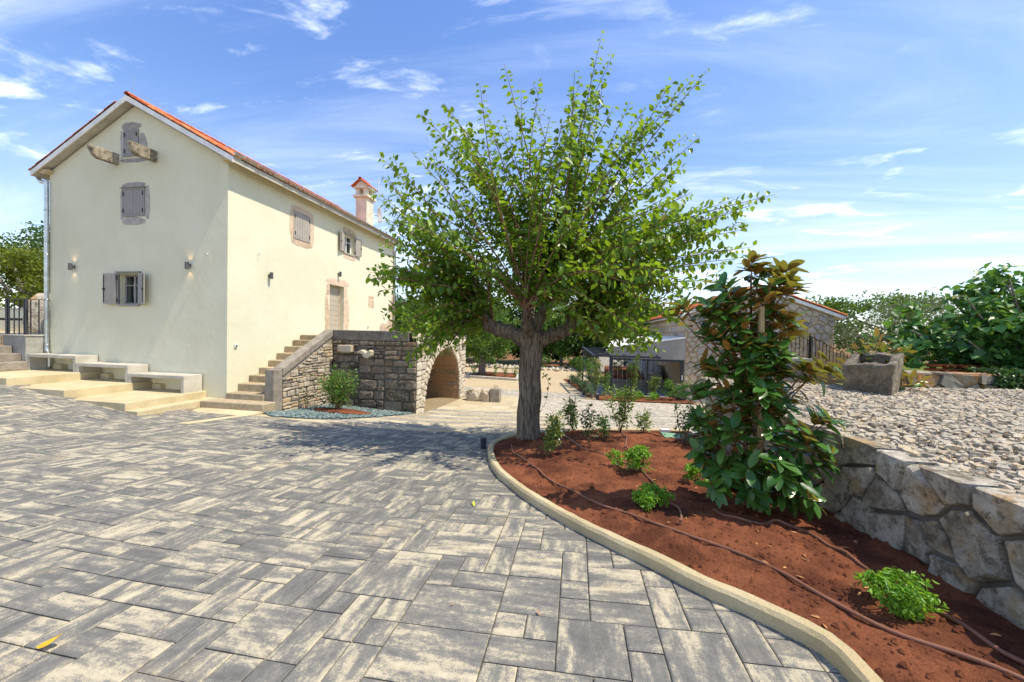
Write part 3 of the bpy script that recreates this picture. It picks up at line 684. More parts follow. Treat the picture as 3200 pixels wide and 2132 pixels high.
for k in range(5200):                            # clods and small stones
    y = R.uniform(1.2, 8.8) if R.random() < .45 else R.uniform(1.2, 4.6); x = R.uniform(-1.4, 2.5)
    if not bed_in(x-.02, y+.02): continue
    s = R.choice((.006, .008, .01, .013, .02))*R.uniform(.7, 1.4); z = sz(x, y)
    v = [Vector((R.gauss(0, 1), R.gauss(0, 1), R.gauss(0, .8))).normalized()*s*R.uniform(.7, 1.2) for _ in range(6)]
    mb.add([(x+s, y, z), (x-s*.9, y+R.uniform(-.3,.3)*s, z+s*.2), (x, y+s, z+s*.1), (x, y-s, z), (x, y, z+s*.9), (x, y, z-s)], [(0, 2, 4), (2, 1, 4), (1, 3, 4), (3, 0, 4), (2, 0, 5), (1, 2, 5), (3, 1, 5), (0, 3, 5)])
o = mb.build('soil_clods', MAT['soil'], None); tag(o, 'crumbly red soil clods strewn over the planting bed', 'soil', kind='stuff')
# ------------------------------------------------------------------ main house
XL, XW, YG, YE, ZE = -16.81, -10.074, 9.157, 19.05, 6.54
XM, ZA, SL = (XL+XW)/2, 8.36, (8.36-6.54)/((XW-XL)/2)
class Fr:
    """local frame on a facade: u along, v up, n outwards"""
    def __init__(s, o, U, N): s.o, s.U, s.N, s.V = Vector(o), Vector(U), Vector(N), Vector((0, 0, 1))
    def p(s, u, v, n=0.): return s.o+s.U*u+s.V*v+s.N*n
    def box(s, mb, u0, u1, v0, v1, n0, n1):
        mb.hexa([s.p(u0,v0,n1), s.p(u1,v0,n1), s.p(u1,v0,n0), s.p(u0,v0,n0), s.p(u0,v1,n1), s.p(u1,v1,n1), s.p(u1,v1,n0), s.p(u0,v1,n0)])
def facade(mb, F, w, h, v0, holes, depth):
    us = sorted({0., w, *[x for a in holes for x in a[:2]]}); vv = sorted({v0, h, *[x for a in holes for x in a[2:]]})
    for a, b in zip(us, us[1:]):
        for c, d in zip(vv, vv[1:]):
            if any(q[0] <= a and b <= q[1] and q[2] <= c and d <= q[3] for q in holes): continue
            mb.add([F.p(a, c), F.p(b, c), F.p(b, d), F.p(a, d)], [(0, 1, 2, 3)])
    for a, b, c, d in holes:
        P = [(a, c), (b, c), (b, d), (a, d)]
        for i in range(4):
            p, q = P[i], P[(i+1) % 4]; mb.add([F.p(*p), F.p(*q), F.p(*q, -depth), F.p(*p, -depth)], [(0, 1, 2, 3)])
GF = Fr((XL, YG, 0), (1, 0, 0), (0, -1, 0)); LF = Fr((XW, YG, 0), (0, 1, 0), (1, 0, 0))
house = thing('house', 'tall cream rendered farmhouse with red tiled gable roof and outside stone stair', 'house', (XM, 14, 0))
mb = MB(); W, Lh = XW-XL, YE-YG
lowin = (2.79, 3.56, 2.33, 3.26); w2 = (5.41, 6.14, 5.08, 5.87); door = (4.51, 5.46, 1.45, 3.57)
facade(mb, GF, W, ZE, -1.2, [lowin], .30); mb.add([GF.p(0, ZE), GF.p(W, ZE), GF.p(W/2, ZA)], [(0, 1, 2)])
facade(mb, LF, Lh, ZE, -1.6, [w2, door], .30)
mb.add([(XL, YE, -1.6), (XW, YE, -1.6), (XW, YE, ZE), (XL, YE, ZE), (XM, YE, ZA)], [(1, 0, 3, 4, 2)])
mb.add([(XL, YG, -1.2), (XL, YE, -1.2), (XL, YE, ZE), (XL, YG, ZE)], [(1, 0, 3, 2)])
mb.build('wall', MAT['stucco'], house)
for b6 in ((XW-.35-.8, XW-.301, YG+5.2, YG+6.4, 4.9, 6.1), (XL+2.6, XL+3.8, YG+.301, YG+1.1, 2.2, 3.5), (XW-.5, XW-.301, YG+4.4, YG+5.6, 1.4, 3.7)): mb = MB(); mb.box(*b6); mb.build('room_interior', MAT['room'], house)
# roof
def rz(x, lift=0.): return ZA+.0-abs(x-XM)*SL+lift
OV = .40; Y0, Y1 = YG-.20, YE+.18
rf = MB()
for s in (-1, 1):
    xe = (XM-(W/2+OV)) if s < 0 else (XM+W/2+OV)
    rf.hexa([(XM, Y0, rz(XM, .04)), (xe, Y0, rz(xe, .04)), (xe, Y1, rz(xe, .04)), (XM, Y1, rz(XM, .04)), (XM, Y0, rz(XM, .19)), (xe, Y0, rz(xe, .19)), (xe, Y1, rz(xe, .19)), (XM, Y1, rz(XM, .19))])
roof = rf.build('roof', MAT['bench'], house)
# corrugated tile field, with single tiles at eaves, verges and ridge
def barrel(L, r0, r1, up=True, n=7):
    V = []; 
    for k, (y, r) in enumerate(((0, r0), (L, r1))):
        for i in range(n+1):
            a = PI*i/n; V.append((math.cos(a)*r, y, math.sin(a)*r*.85))
        for i in range(n+1):
            a = PI*i/n; V.append((math.cos(a)*(r-.016), y, math.sin(a)*(r-.016)*.85))
    m = 2*(n+1); F = [(i, i+1, m+i+1, m+i) for i in range(n)]+[(n+2+i, n+1+i, m+n+1+i, m+n+2+i) for i in range(n)]
    F += [(i+1, i, n+1+i, n+2+i) for i in range(n)]+[(m+i, m+i+1, m+n+2+i, m+n+1+i) for i in range(n)]
    return rawmesh('tile', V, F, MAT['tile'], False)
TILE = barrel(.44, .088, .072)
def tile(parent, p, d, upv, roll=0.):
    d = Vector(d).normalized(); x = d.cross(Vector(upv)).normalized(); z = x.cross(d)
    M = Matrix(((x.x, d.x, z.x, p[0]), (x.y, d.y, z.y, p[1]), (x.z, d.z, z.z, p[2]), (0, 0, 0, 1)))
    return put(bpy.data.objects.new('tile', TILE), parent, M)
tf = MB(); 
for s in (-1, 1):
    xe = XM+s*(W/2+OV+.02); ncol = int((Y1-Y0)/.05); V = []; 
    for i in range(ncol+1):
        y = Y0+.02+(Y1-Y0-.04)*i/ncol; hgt = .225+.045*math.sin(2*PI*(y-Y0)/.215)
        V += [(xe, y, rz(xe, hgt)), (XM, y, rz(XM, hgt))]
    tf.add(V, [(2*i, 2*i+2, 2*i+3, 2*i+1) for i in range(ncol)])
tf.build('tile_field', MAT['tile'], roof)
cs = math.cos(math.atan(SL)); RR = random.Random(4)
for k in range(46):                                # eave course on the courtyard side
    y = Y0+.13+k*.215
    if y > Y1-.05: break
    xe = XM+W/2+OV+.07+RR.uniform(-.015, .015); tile(roof, (xe, y, rz(xe, .235)), (-1, RR.uniform(-.02, .02), SL), (0, 0, 1))
for s in (-1, 1):                                  # verge tiles up both rakes of the gable
    for k in range(11):
        t = k*.345; x = XM+s*(W/2+OV+.05-t*cs); tile(roof, (x, Y0+.04, rz(x, .215+RR.uniform(0, .015))), (-s, 0, SL+.035), (0, 0, 1))
for k in range(27): tile(roof, (XM, Y0-.02+k*.37, rz(XM, .24)), (0, 1, .02), (0, 0, 1))
mb = MB()                                          # pale verge boards under the tiles
for s in (-1, 1):
    xe = XM+s*(W/2+OV)
    mb.hexa([(XM, Y0-.03, rz(XM, .03)), (xe, Y0-.03, rz(xe, .03)), (xe, Y0-.002, rz(xe, .03)), (XM, Y0-.002, rz(XM, .03)), (XM, Y0-.03, rz(XM, .185)), (xe, Y0-.03, rz(xe, .185)), (xe, Y0-.002, rz(xe, .185)), (XM, Y0-.002, rz(XM, .185))])
mb.build('verge_board', MAT['white'], roof)
for s in (-1, 1):                                  # eave brackets at the gable corners
    mb = MB(); x0 = XM+s*(W/2); mb.hexa([(x0, YG-.16, ZE-.10), (x0+s*.42, YG-.16, ZE-.05), (x0+s*.42, YG+.02, ZE-.05), (x0, YG+.02, ZE-.10), (x0-s*.2, YG-.16, ZE+.02), (x0+s*.42, YG-.16, ZE+.03), (x0+s*.42, YG+.02, ZE+.03), (x0-s*.2, YG+.02, ZE+.02)]); mb.build('eave_bracket', MAT['warm'], roof)
mb = MB(); mb.box(XW+.004, XW+.30, YG+.03, YE, ZE-.06, ZE+.0)
mb.build('eave_cornice', MAT['warm'], roof)
def halfpipe(mb, a, b, r, n=8):
    a, b = Vector(a), Vector(b); d = (b-a).normalized(); x = d.cross(Vector((0, 0, 1))).normalized(); V = []
    for p in (a, b):
        for rr in (r, r-.012):
            for i in range(n+1): t = PI+PI*i/n; V.append(p+x*math.cos(t)*rr+Vector((0, 0, math.sin(t)*rr)))
    m = 2*(n+1); F = [(i, i+1, m+i+1, m+i) for i in range(n)]+[(n+2+i, n+1+i, m+n+1+i, m+n+2+i) for i in range(n)]+[(0, m, m+n+1, n+1), (n, 2*n+1, m+2*n+1, m+n)]
    F += [tuple(range(n+1))[::-1], tuple(m+i for i in range(n+1))]; mb.add(V, F)
mb = MB(); xg = XW+OV+.02; halfpipe(mb, (xg, Y0-.02, ZE+.08), (xg, Y1, ZE+.04), .085)
for k in range(11): mb.tube([(xg+math.cos(t)*.092, Y0+.35+k*.95, ZE+.078-k*.0035+math.sin(t)*.092) for t in [PI+PI*i/8 for i in range(9)]], .008, 5)
mb.build('gutter', MAT['gutter'], house, True).modifiers.new('n', 'EDGE_SPLIT').split_angle = .7
mb = MB(); xg2 = XL-OV-.02; halfpipe(mb, (xg2, Y0-.02, ZE+.06), (xg2, Y1, ZE+.03), .085); mb.build('gutter', MAT['zinc'], house, True)
mb = MB(); mb.tube(spline([(xg2, YG-.06, ZE), (xg2+.02, YG-.06, ZE-.16), (XL-.28, YG-.06, ZE-.30), (XL-.06, YG-.06, ZE-.36), (XL-.03, YG-.06, ZE-.5), (XL-.03, YG-.06, 4), (XL-.03, YG-.06, 2), (XL-.03, YG-.06, .95), (XL+.05, YG-.09, .74), (XL+.17, YG-.12, .66), (XL+.19, YG-.12, .5), (XL+.19, YG-.12, .26)], 5), .058, 12)
for z in (1.0, 2.45, 3.9, 5.3): mb.cyl(XL-.03, YG-.06, z-.012, z+.012, .066, 14)
mb.build('downpipe', MAT['zinc'], house, True)
mb = MB(); mb.tube([(XW+.38, YE-.1, ZE), (XW+.3, YE-.1, ZE-.25), (XW+.09, YE-.1, ZE-.5), (XW+.08, YE-.1, 1.5)], .05, 10); mb.build('downpipe', MAT['zinc'], house, True)
mb = MB(); mb.cyl(XM-.1, YG+.05, ZA+.3, ZA+.95, .008, 6); mb.tube([(XM, YG+.1+k*.9, ZA+.42+(.0 if k else .05)) for k in range(11)], .005, 5); mb.build('lightning_rod', MAT['zinc'], house)
mb = MB()
for k in range(16): mb.box(XM+W/2-.2-.012, XM+W/2-.2+.012, Y0+.3+k*.62, Y0+.32+k*.62, rz(XM+W/2-.2, .26), rz(XM+W/2-.2, .37))
mb.tube([(XM+W/2-.2, Y0+.3+k*.62, rz(XM+W/2-.2, .365)) for k in range(16)], .005, 4); mb.build('lightning_wire', MAT['zinc'], roof)
# chimney on the courtyard slope
ch0, ch1, cy0, cy1 = -11.63, -11.0, 17.75, 18.40
mb = MB(); mb.box(ch0, ch1, cy0, cy1, 6.9, 8.66); chim = mb.build('chimney', MAT['offwhite'], house, bevel=.008)
mb = MB(); mb.box(ch0-.11, ch1+.11, cy0-.11, cy1+.11, 8.66, 8.78); mb.box(ch0-.09, ch1+.09, cy0-.09, cy1+.09, 9.12, 9.20); mb.build('cornice', MAT['offwhite'], chim, bevel=.01)
for x in (ch0, ch1-.20): 
    for y in (cy0, cy1-.20): mb = MB(); mb.box(x, x+.20, y, y+.20, 8.78, 9.12); mb.build('flue_post', MAT['offwhite'], chim)
cxm, czt = (ch0+ch1)/2, 9.20
mb = MB(); mb.prism([(ch0-.05, cy0-.05, czt), (ch1+.05, cy0-.05, czt), (cxm, cy0-.05, czt+.32)], (0, cy1-cy0+.1, 0)); mb.build('cap_gable', MAT['offwhite'], chim)
for s in (-1, 1):
    for k in range(5):
        y = cy0-.10+k*.19; xe = cxm+s*.50; tile(chim, (xe, y, czt-.02), (-s, 0, .80), (0, 0, 1)).scale = (1.0, 1.38, 1)
for k in range(2): tile(chim, (cxm, cy0-.16+k*.42, czt+.40), (0, 1, 0), (0, 0, 1))
mb = MB(); mb.cyl(ch1+.15, cy1+.25, 9.0, 10.05, .012, 6)
for z in (9.5, 9.65, 9.8, 9.95): mb.bar((ch1+.02, cy1+.25, z), (ch1+.28, cy1+.25, z), .012)
mb.build('aerial', MAT['white'], chim)
sat = thing('satellite_dish', 'grey satellite dish fixed to the back of the chimney', 'dish', (ch1+.05, cy1+.1, 7.6))
mb = MB(); V = []; nn = 14
for i in range(5):
    for k in range(nn): r = .46*i/4; t = 2*PI*k/nn; V.append((ch1+.12+.18*(r/.46)**2*.6-.06, cy1+.35+r*math.cos(t)*.55, 8.05+r*math.sin(t)))
mb.add(V, [(i*nn+k, i*nn+(k+1) % nn, (i+1)*nn+(k+1) % nn, (i+1)*nn+k) for i in range(4) for k in range(nn)])
mb.build('reflector', MAT['dish'], sat, True).modifiers.new('s', 'SOLIDIFY').thickness = .012
mb = MB(); mb.tube([(ch1+.1, cy1+.33, 7.66), (ch1+.62, cy1+.33, 7.72)], .014, 6); mb.tube([(ch1-.1, cy1+.3, 8.0), (ch1+.08, cy1+.34, 8.02)], .02, 6); mb.build('feed_arm', MAT['white'], sat)
mb = MB(); mb.tube([(ch1+.60, cy1+.33, 7.72), (ch1+.56, cy1+.33, 7.84)], .04, 8); mb.build('receiver', MAT['black'], sat)

# windows, shutters, door
_sur = {}
def spool(mat):
    if mat not in _sur: _sur[mat] = [rawmesh('surround_stone', *unit_stone(300+i, .30), MAT[mat]) for i in range(8)]
    return _sur[mat]
def surround(F, pieces, mat='surround'):
    for (u, v, w, h) in pieces:
        tl = RR.uniform(-.035, .035); piece(RR.choice(spool(mat)), 'surround_stone', house, F.p(u+w/2, v+h/2, -.012), (F.U+F.V*tl).normalized(), (F.V-F.U*tl).normalized(), F.N, w*RR.uniform(1.0, 1.06), h*RR.uniform(1.0, 1.06), .022)
def shutter(F, parent, u0, u1, v0, v1, n0, mat, swing=0.):
    mb = MB(); k = 3; w = (u1-u0)/k
    for i in range(k): F.box(mb, u0+i*w+.003, u0+(i+1)*w-.003, v0, v1, n0, n0+.028)
    F.box(mb, u0+.003, u1-.003, v0+.003, v1-.003, n0-.006, n0+.0)
    return mb.build('shutter', MAT[mat], parent, bevel=.004)
def hinges(F, parent, us, vs_, n):
    for u in us:
        for v in vs_: mb = MB(); F.box(mb, u-.016, u+.016, v-.06, v+.06, n, n+.012); mb.build('hinge', MAT['black'], parent)
def closed_window(F, u0, u1, v0, v1, mat, lip=True):
    f = .055; mb = MB()
    F.box(mb, u0, u0+f, v0, v1, -.05, .03); F.box(mb, u1-f, u1, v0, v1, -.05, .03); F.box(mb, u0+f, u1-f, v1-f, v1, -.05, .03); F.box(mb, u0+f, u1-f, v0, v0+f, -.05, .03)
    if lip: F.box(mb, u0-.05, u1+.05, v1+.002, v1+.022, -.02, .06)
    w = mb.build('window', MAT[mat], house, bevel=.004); m = (u0+u1)/2
    for a, b in ((u0+f+.003, m-.003), (m+.003, u1-f-.003)): shutter(F, w, a, b, v0+f+.004, v1-f-.004, .0, mat)
    hinges(F, w, (u0+f, u1-f), (v0+.2*(v1-v0), v0+.8*(v1-v0)), .031); return w
def open_window(F, hole, mat, sw, ang=(.03, .03)):
    u0, u1, v0, v1 = hole; f = .055; mb = MB()
    F.box(mb, u0-.05, u0, v0-.05, v1+.05, -.02, .035); F.box(mb, u1, u1+.05, v0-.05, v1+.05, -.02, .035); F.box(mb, u0, u1, v1, v1+.05, -.02, .035); F.box(mb, u0, u1, v0-.06, v0, -.02, .045); F.box(mb, u0-.10, u1+.10, v1+.052, v1+.072, -.01, .075)
    w = mb.build('window', MAT[mat], house, bevel=.004)
    mb = MB(); n0 = -.20
    for a, b in ((u0, u0+f), (u1-f, u1), ((u0+u1)/2-.03, (u0+u1)/2+.03)): F.box(mb, a, b, v0, v1, n0, n0+.05)
    F.box(mb, u0+f, u1-f, v1-f, v1, n0+.002, n0+.048); F.box(mb, u0+f, u1-f, v0, v0+f, n0+.002, n0+.048); F.box(mb, u0+f, u1-f, v0+(v1-v0)*.63, v0+(v1-v0)*.63+.03, n0+.004, n0+.046)
    mb.build('sash', MAT['white'] if mat != 'shutg' else MAT['shutg'], w)
    for a, b in ((u0+f, (u0+u1)/2-.03), ((u0+u1)/2+.03, u1-f)):
        mb = MB(); F.box(mb, a, b, v0+f, v1-f, n0+.02, n0+.028); mb.build('pane', MAT['glass'], w)
    mb = MB(); V = []; K = 24
    for i in range(K+1):
        u = u0+f+(u1-u0-2*f)*.55*i/K+(u1-u0)*.38; V += [F.p(u, v0, n0-.10+.02*math.sin(i*1.7)), F.p(u, v1, n0-.10+.015*math.sin(i*1.7+.4))]
    mb.add(V, [(2*i, 2*i+2, 2*i+3, 2*i+1) for i in range(K)]); mb.build('curtain', MAT['curtain'], w)
    for s, ub in ((-1, u0-.05), (1, u1+.05)):
        a = ang[0 if s < 0 else 1]; F2 = Fr(F.p(ub, 0, .04), (F.U*s*math.cos(a)+F.N*math.sin(a)).normalized(), (F.N*math.cos(a)-F.U*s*math.sin(a)).normalized())
        sh = shutter(F2, w, 0, sw, v0-.01, v1+.01, .0, mat)
        mb = MB(); F2.box(mb, sw-.05, sw-.03, v0+.05, v1-.05, .03, .04); F2.box(mb, sw-.075, sw-.02, (v0+v1)/2-.05, (v0+v1)/2+.02, .03, .055); mb.build('latch', MAT['black'], sh)
    hinges(F, w, (u0-.02, u1+.02), (v0+.12, v1-.12), .036); return w
surround(GF, [(2.86, 6.66, .95, .12), (2.84, 6.80, .13, .86), (3.52, 6.80, .34, .72), (2.88, 7.66, .74, .22)], 'surgrey')
closed_window(GF, 2.98, 3.54, 6.84, 7.66, 'shutg', False)
surround(GF, [(2.90, 4.76, .88, .26), (2.84, 4.9, .13, 1.02), (3.76, 4.92, .20, .98), (2.92, 5.88, .86, .17)], 'surgrey')
closed_window(GF, 2.935, 3.775, 5.02, 5.88, 'shutg')
open_window(GF, lowin, 'shutg', .40, (.16, .30))
surround(LF, [(2.32, 4.92, .25, .98), (3.33, 4.86, .22, 1.06), (2.42, 4.70, 1.04, .28), (2.42, 5.86, 1.06, .26)])
closed_window(LF, 2.51, 3.33, 4.94, 5.93, 'shut', False)
surround(LF, [(5.32, 5.90, .95, .27), (5.34, 4.80, .95, .24)]); open_window(LF, w2, 'shut', .41, (.22, .06))
surround(LF, [(4.30, 3.56, 1.42, .29), (4.30, 3.12, .22, .44), (5.45, 3.12, .22, .44), (4.22, 1.5, .28, 1.62), (5.47, 1.5, .36, 1.64)])
dr = MB(); LF.box(dr, door[0]+.01, door[1]-.01, 1.46, 3.56, -.285, -.24); dobj = dr.build('door', MAT['doorp'], house)
for k in range(10):
    mb = MB(); LF.box(mb, door[0]+.02, door[1]-.02, 1.47+k*.208, 1.47+(k+1)*.208-.008, -.239, -.222); mb.build('board', MAT['doorp'], dobj)
mb = MB()
for s in (door[0]+.002, door[1]-.042): LF.box(mb, s, s+.04, 1.46, 3.555, -.238, -.205)
mb.build('jamb', MAT['surround'], dobj)
surround(LF, [(7.33, 3.26, .58, .14), (7.33, 2.80, .24, .45), (7.58, 2.80, .30, .45)])
surround(LF, [(9.25, 2.75, .28, .36), (9.52, 2.4, .36, 1.1), (8.45, 1.6, .8, .45), (9.2, 1.62, .66, .7)])
for F, u, v, nm in ((LF, .265, 1.135, 'socket'), (LF, 7.34, 1.86, 'socket')):
    mb = MB(); F.box(mb, u-.045, u+.045, v-.045, v+.045, 0, .05); s = mb.build('power_socket', MAT['plastic'], house, bevel=.008)
    mb = MB(); F.box(mb, u-.028, u+.028, v-.028, v+.03, .0505, .054); mb.build('socket_lid', MAT['lampg'], s)
mb = MB(); mb.tube([LF.p(1.03+.045*math.cos(t), 4.02+.07*math.sin(t), .04) for t in [i*PI/8 for i in range(15)]], .006, 5); mb.bar(LF.p(1.05, 4.1, 0), LF.p(1.13, 4.1, .05), .012); mb.build('cable_loop', MAT['plastic'], house)
mb = MB(); mb.bar(GF.p(6.05, 3.83, 0), GF.p(6.05, 3.83, .08), .02); mb.bar(GF.p(6.0, 3.83, .07), GF.p(6.12, 3.83, .07), .02); mb.build('wall_hook', MAT['plastic'], house)
for x in (-14.10, -12.66):                         # stone brackets of the old hoist
    mb = MB(); P = [(x-.075, YG+.05, 6.62), (x-.075, 8.68, 6.585), (x-.075, 8.56, 6.66), (x-.075, 8.47, 6.86), (x-.075, 8.49, 6.92), (x-.075, YG+.05, 6.95)]
    mb.prism(P, (.15, 0, 0)); ob = mb.build('stone_bracket', MAT['bracket'], house, bevel=.02)
# wall lamps
def wall_lamp(F, u, v, label):
    t = thing('wall_lamp', label, 'lamp', F.p(u, v), 'cylinder wall lamps of the house')
    mb = MB(); F.box(mb, u-.03, u+.03, v-.045, v+.045, 0, .06); mb.build('bracket', MAT['lampg'], t)
    mb = MB(); c = F.p(u, v, .105); mb.tube([c-Vector((0, 0, .105)), c+Vector((0, 0, .105))], .05, 16); mb.build('shade', MAT['lampg'], t, True).modifiers.new('n', 'EDGE_SPLIT').split_angle = .7
    return t
wall_lamp(GF, 1.02, 3.49, 'grey cylinder wall lamp on the gable, left of the open shuttered window')
wall_lamp(GF, 5.44, 3.48, 'grey cylinder wall lamp on the gable, right of the open shuttered window')
wall_lamp(LF, 1.46, 3.42, 'grey cylinder wall lamp on the blank sunlit wall near the house corner')
wall_lamp(LF, 5.04, 4.05, 'grey cylinder wall lamp above the stone lintel of the house door')
for u, v in ((1.02, 3.49), (5.44, 3.48)):          # the two gable lamps are lit
    for s in (-1, 1):
        ld = bpy.data.lights.new('lamp_light', 'SPOT'); ld.energy = .8; ld.color = (1, .62, .30); ld.spot_size = 1.5; ld.spot_blend = .9; ld.shadow_soft_size = .03
        lo = bpy.data.objects.new('lamp_light', ld); COL.objects.link(lo); lo.location = GF.p(u, v+s*.13, .105)
        lo.rotation_euler = Vector((0, .45, s)).to_track_quat('-Z', 'Y').to_euler()

# ------------------------------------------------------------------ concrete terrace steps and benches
ter = thing('terrace_steps', 'wide pale concrete terrace steps going down along the gable wall', 'steps', (-12.5, 8, -.3))
for k, (x0, x1, zt) in enumerate(((-12.69, -10.765, -.215), (-14.634, -12.69, .005), (-17.6, -14.634, .228))):
    mb = MB(); mb.box(x0+(.0 if k == 2 else .002), x1, 7.15+.002*k, YG-.002, -.9, zt); mb.build('slab', MAT['warm'], ter, bevel=.012)
mb = MB(); mb.box(-10.762, -10.40, 7.152, 8.67, -1.0, -.40); mb.box(-10.762, -10.10, 8.672, YG-.003, -1.0, -.402); mb.build('slab', MAT['warm'], ter, bevel=.012)
for x0, z in ((-12.55, -.215), (-14.5, .005), (-16.4, .228)): mb = MB(); mb.box(x0, x0+.32, YG-.16, YG-.004, z, z+.16); mb.build('plinth_block', MAT['warm'], ter, bevel=.01)
for (x0, x1, z0, zt, lab) in ((-12.84, -10.89, -.215, .277, 'lowest of three grey concrete benches against the gable, nearest the stone stair'), (-14.79, -12.855, .005, .513, 'middle one of three stepped grey concrete benches against the gable'), (-16.75, -14.805, .228, .724, 'highest of three grey concrete benches, standing beside the downpipe')):
    t = thing('bench', lab, 'bench', ((x0+x1)/2, 8.85, z0), 'concrete benches along the gable')
    mb = MB(); mb.box(x0, x1, 8.60, YG-.03, zt-.092, zt); mb.build('seat', MAT['bench'], t, bevel=.006)
    for a in (x0, x1-.10): mb = MB(); mb.box(a, a+.10, 8.602, YG-.032, z0-(.19 if a > x0 else 0), zt-.0925); mb.build('leg', MAT['bench'], t, bevel=.006)

# upper landing at the left: concrete block, railing, old steps, boulders
blk = thing('landing_block', 'rough concrete landing block at the left house corner, carrying a railing', 'landing', (-17.6, 8.9, 0))
mb = MB(); mb.box(-17.85, -16.90, 8.66, 12, -.3, 1.27); mb.build('block_body', MAT['greyc'], blk, bevel=.01)
mb = MB(); mb.box(-17.9, -16.87, 8.62, 12, 1.272, 1.312); mb.build('cover_slab', MAT['bench'], blk, bevel=.005)
rail = thing('railing', 'dark vertical-bar railing on the concrete landing left of the house', 'railing', (-17.4, 8.7, 1.3))
def railing(t, pts, h, sp, r, mat):
    for a, b in zip(pts, pts[1:]):
        a, b = Vector(a), Vector(b); L = (b-a).length; n = max(2, int(L/sp)); mb = MB()
        mb.bar(a+Vector((0, 0, h)), b+Vector((0, 0, h)), .035, .02); mb.build('handrail', mat, t)
        for i in range(n):
            p = a.lerp(b, (i+.5)/n); mb = MB(); mb.bar(p, p+Vector((0, 0, h-.012)), r, r, (0, 1, 0)); mb.build('bar', mat, t)
    for p in pts:
        mb = MB(); p = Vector(p); mb.bar(p, p+Vector((0, 0, h+.01)), .05, .05, (0, 1, 0)); mb.build('post', mat, t)
railing(rail, [(-17.8, 8.72, 1.312), (-16.97, 8.72, 1.312), (-16.97, 11.4, 1.312)], 1.12, .17, .022, MAT['anthr'])
osteps = thing('old_steps', 'worn old stone steps climbing left beside the concrete landing block', 'steps', (-17.8, 8, .3))
for k, (x1, zt) in enumerate(((-16.72, .49), (-17.05, .735), (-17.42, .96), (-17.85, 1.26))):
    mb = MB(); mb.box(-19.5, x1, 7.35+.01*k, 8.65, zt-.26, zt); mb.build('step', MAT['cap'], osteps, bevel=.025)
xs = np.linspace(-60, -17.86, 20); ys = np.linspace(8.66, 60, 20)
struct(sheet('upper_terrace', xs, ys, lambda X, Y: X*0+1.28+(Y-9)*.02, MAT['pathg']))
def boulder(name, label, c, s, seed, mat, cat='boulder', rot=0., group=None, cuts=3, amp=.22):
    bm = bmesh.new(); bmesh.ops.create_icosphere(bm, subdivisions=cuts, radius=1.)
    for v in bm.verts:
        n = v.co.normalized(); k = 1+amp*noise.fractal(n*1.3+Vector((seed, 0, 0)), 1., 2., 4)
        q = Vector((max(-.9, min(.88, n.x*k)), max(-.88, min(.9, n.y*k)), max(-.70, min(.86, n.z*k)))); v.co = Vector((q.x*s[0], q.y*s[1], q.z*s[2]))
    bmesh.ops.rotate(bm, verts=bm.verts, cent=(0, 0, 0), matrix=Matrix.Rotation(rot, 3, 'Z'))
    bmesh.ops.translate(bm, verts=bm.verts, vec=Vector(c)+Vector((0, 0, s[2]*.62)))
    me = bpy.data.meshes.new(name); bm.to_mesh(me); bm.free(); me.materials.append(mat)
    return tag(put(bpy.data.objects.new(name, me), None), label, cat, group)
boulder('boulder', 'large upright pale rock slab behind the left railing', (-20.3, 11.2, 1.3), (.95, .5, 1.05), 3, MAT['limest'], rot=.4)
boulder('boulder', 'low brown rock at the foot of the pale slab behind the left railing', (-19.0, 10.8, 1.3), (.8, .5, .62), 8, MAT['lowst'], rot=.1)
lw = thing('garden_wall', 'low cream garden wall behind the left railing under the trees', 'wall', (-24, 13, 1.3))
mb = MB(); mb.box(-34, -22.2, 13.0, 13.3, 1.2, 2.3); mb.build('wall_body', MAT['stucco'], lw, bevel=.01)
mb = MB(); mb.box(-34.03, -22.17, 12.97, 13.33, 2.302, 2.37); mb.build('coping', MAT['bench'], lw)
pb = thing('plank_bench', 'dark low plank bench in front of the cream garden wall', 'bench', (-24, 12.2, 1.35))
mb = MB(); mb.box(-26.5, -22.4, 11.9, 12.4, 1.78, 1.88); mb.build('seat', MAT['room'], pb); 
for x in (-26.2, -22.9): mb = MB(); mb.box(x, x+.2, 11.95, 12.35, 1.28, 1.78); mb.build('leg', MAT['room'], pb)
fs = thing('white_hut', 'small white hut wall seen behind the railing near the downpipe', 'hut', (-26, 16, 1.4))
mb = MB(); mb.box(-27.6, -25.2, 16, 18, 1.3, 3.05); mb.build('wall_body', MAT['white'], fs)
mb = MB(); mb.box(-27.7, -25.1, 15.9, 18.1, 3.052, 3.12); mb.build('roof', MAT['bench'], fs)
# ------------------------------------------------------------------ stone stair, landing and arch
porch = thing('stone_porch', 'old stone stair and landing with pointed arch against the house', 'porch', (-8, 12, -.9))
XP, XI, YF, XA, YB, ZT = -8.484, -8.784, 11.705, -5.322, 17.3, 1.68
mb = MB(); mb.box(-10.39, -8.38, 8.66, 9.12, -.95, -.40); mb.build('step', MAT['step'], porch, bevel=.025)
ys_ = [9.115, 9.514, 9.891, 10.258, 10.621, 10.955, 11.295, 11.671, 12.03, 12.4]; zs_ = [-.234, -.008, .205, .413, .625, .85, 1.068, 1.288, 1.47]
for k in range(9):
    mb = MB(); mb.box(XW+.003+.002*k, XI-.004, ys_[k], ys_[k+1]+.12, zs_[k]-.24, zs_[k]); mb.build('step', MAT['step'], porch, bevel=.02)
mb = MB(); mb.box(XW+.004, XI-.003, 9.2, 12.4, -1.2, -.48); 
for k in range(1, 9): mb.box(XW+.006, XI-.006, ys_[k]+.03, 12.4, zs_[k]-.50, zs_[k]-.245)
mb.build('stair_core', MAT['mortar'], porch)
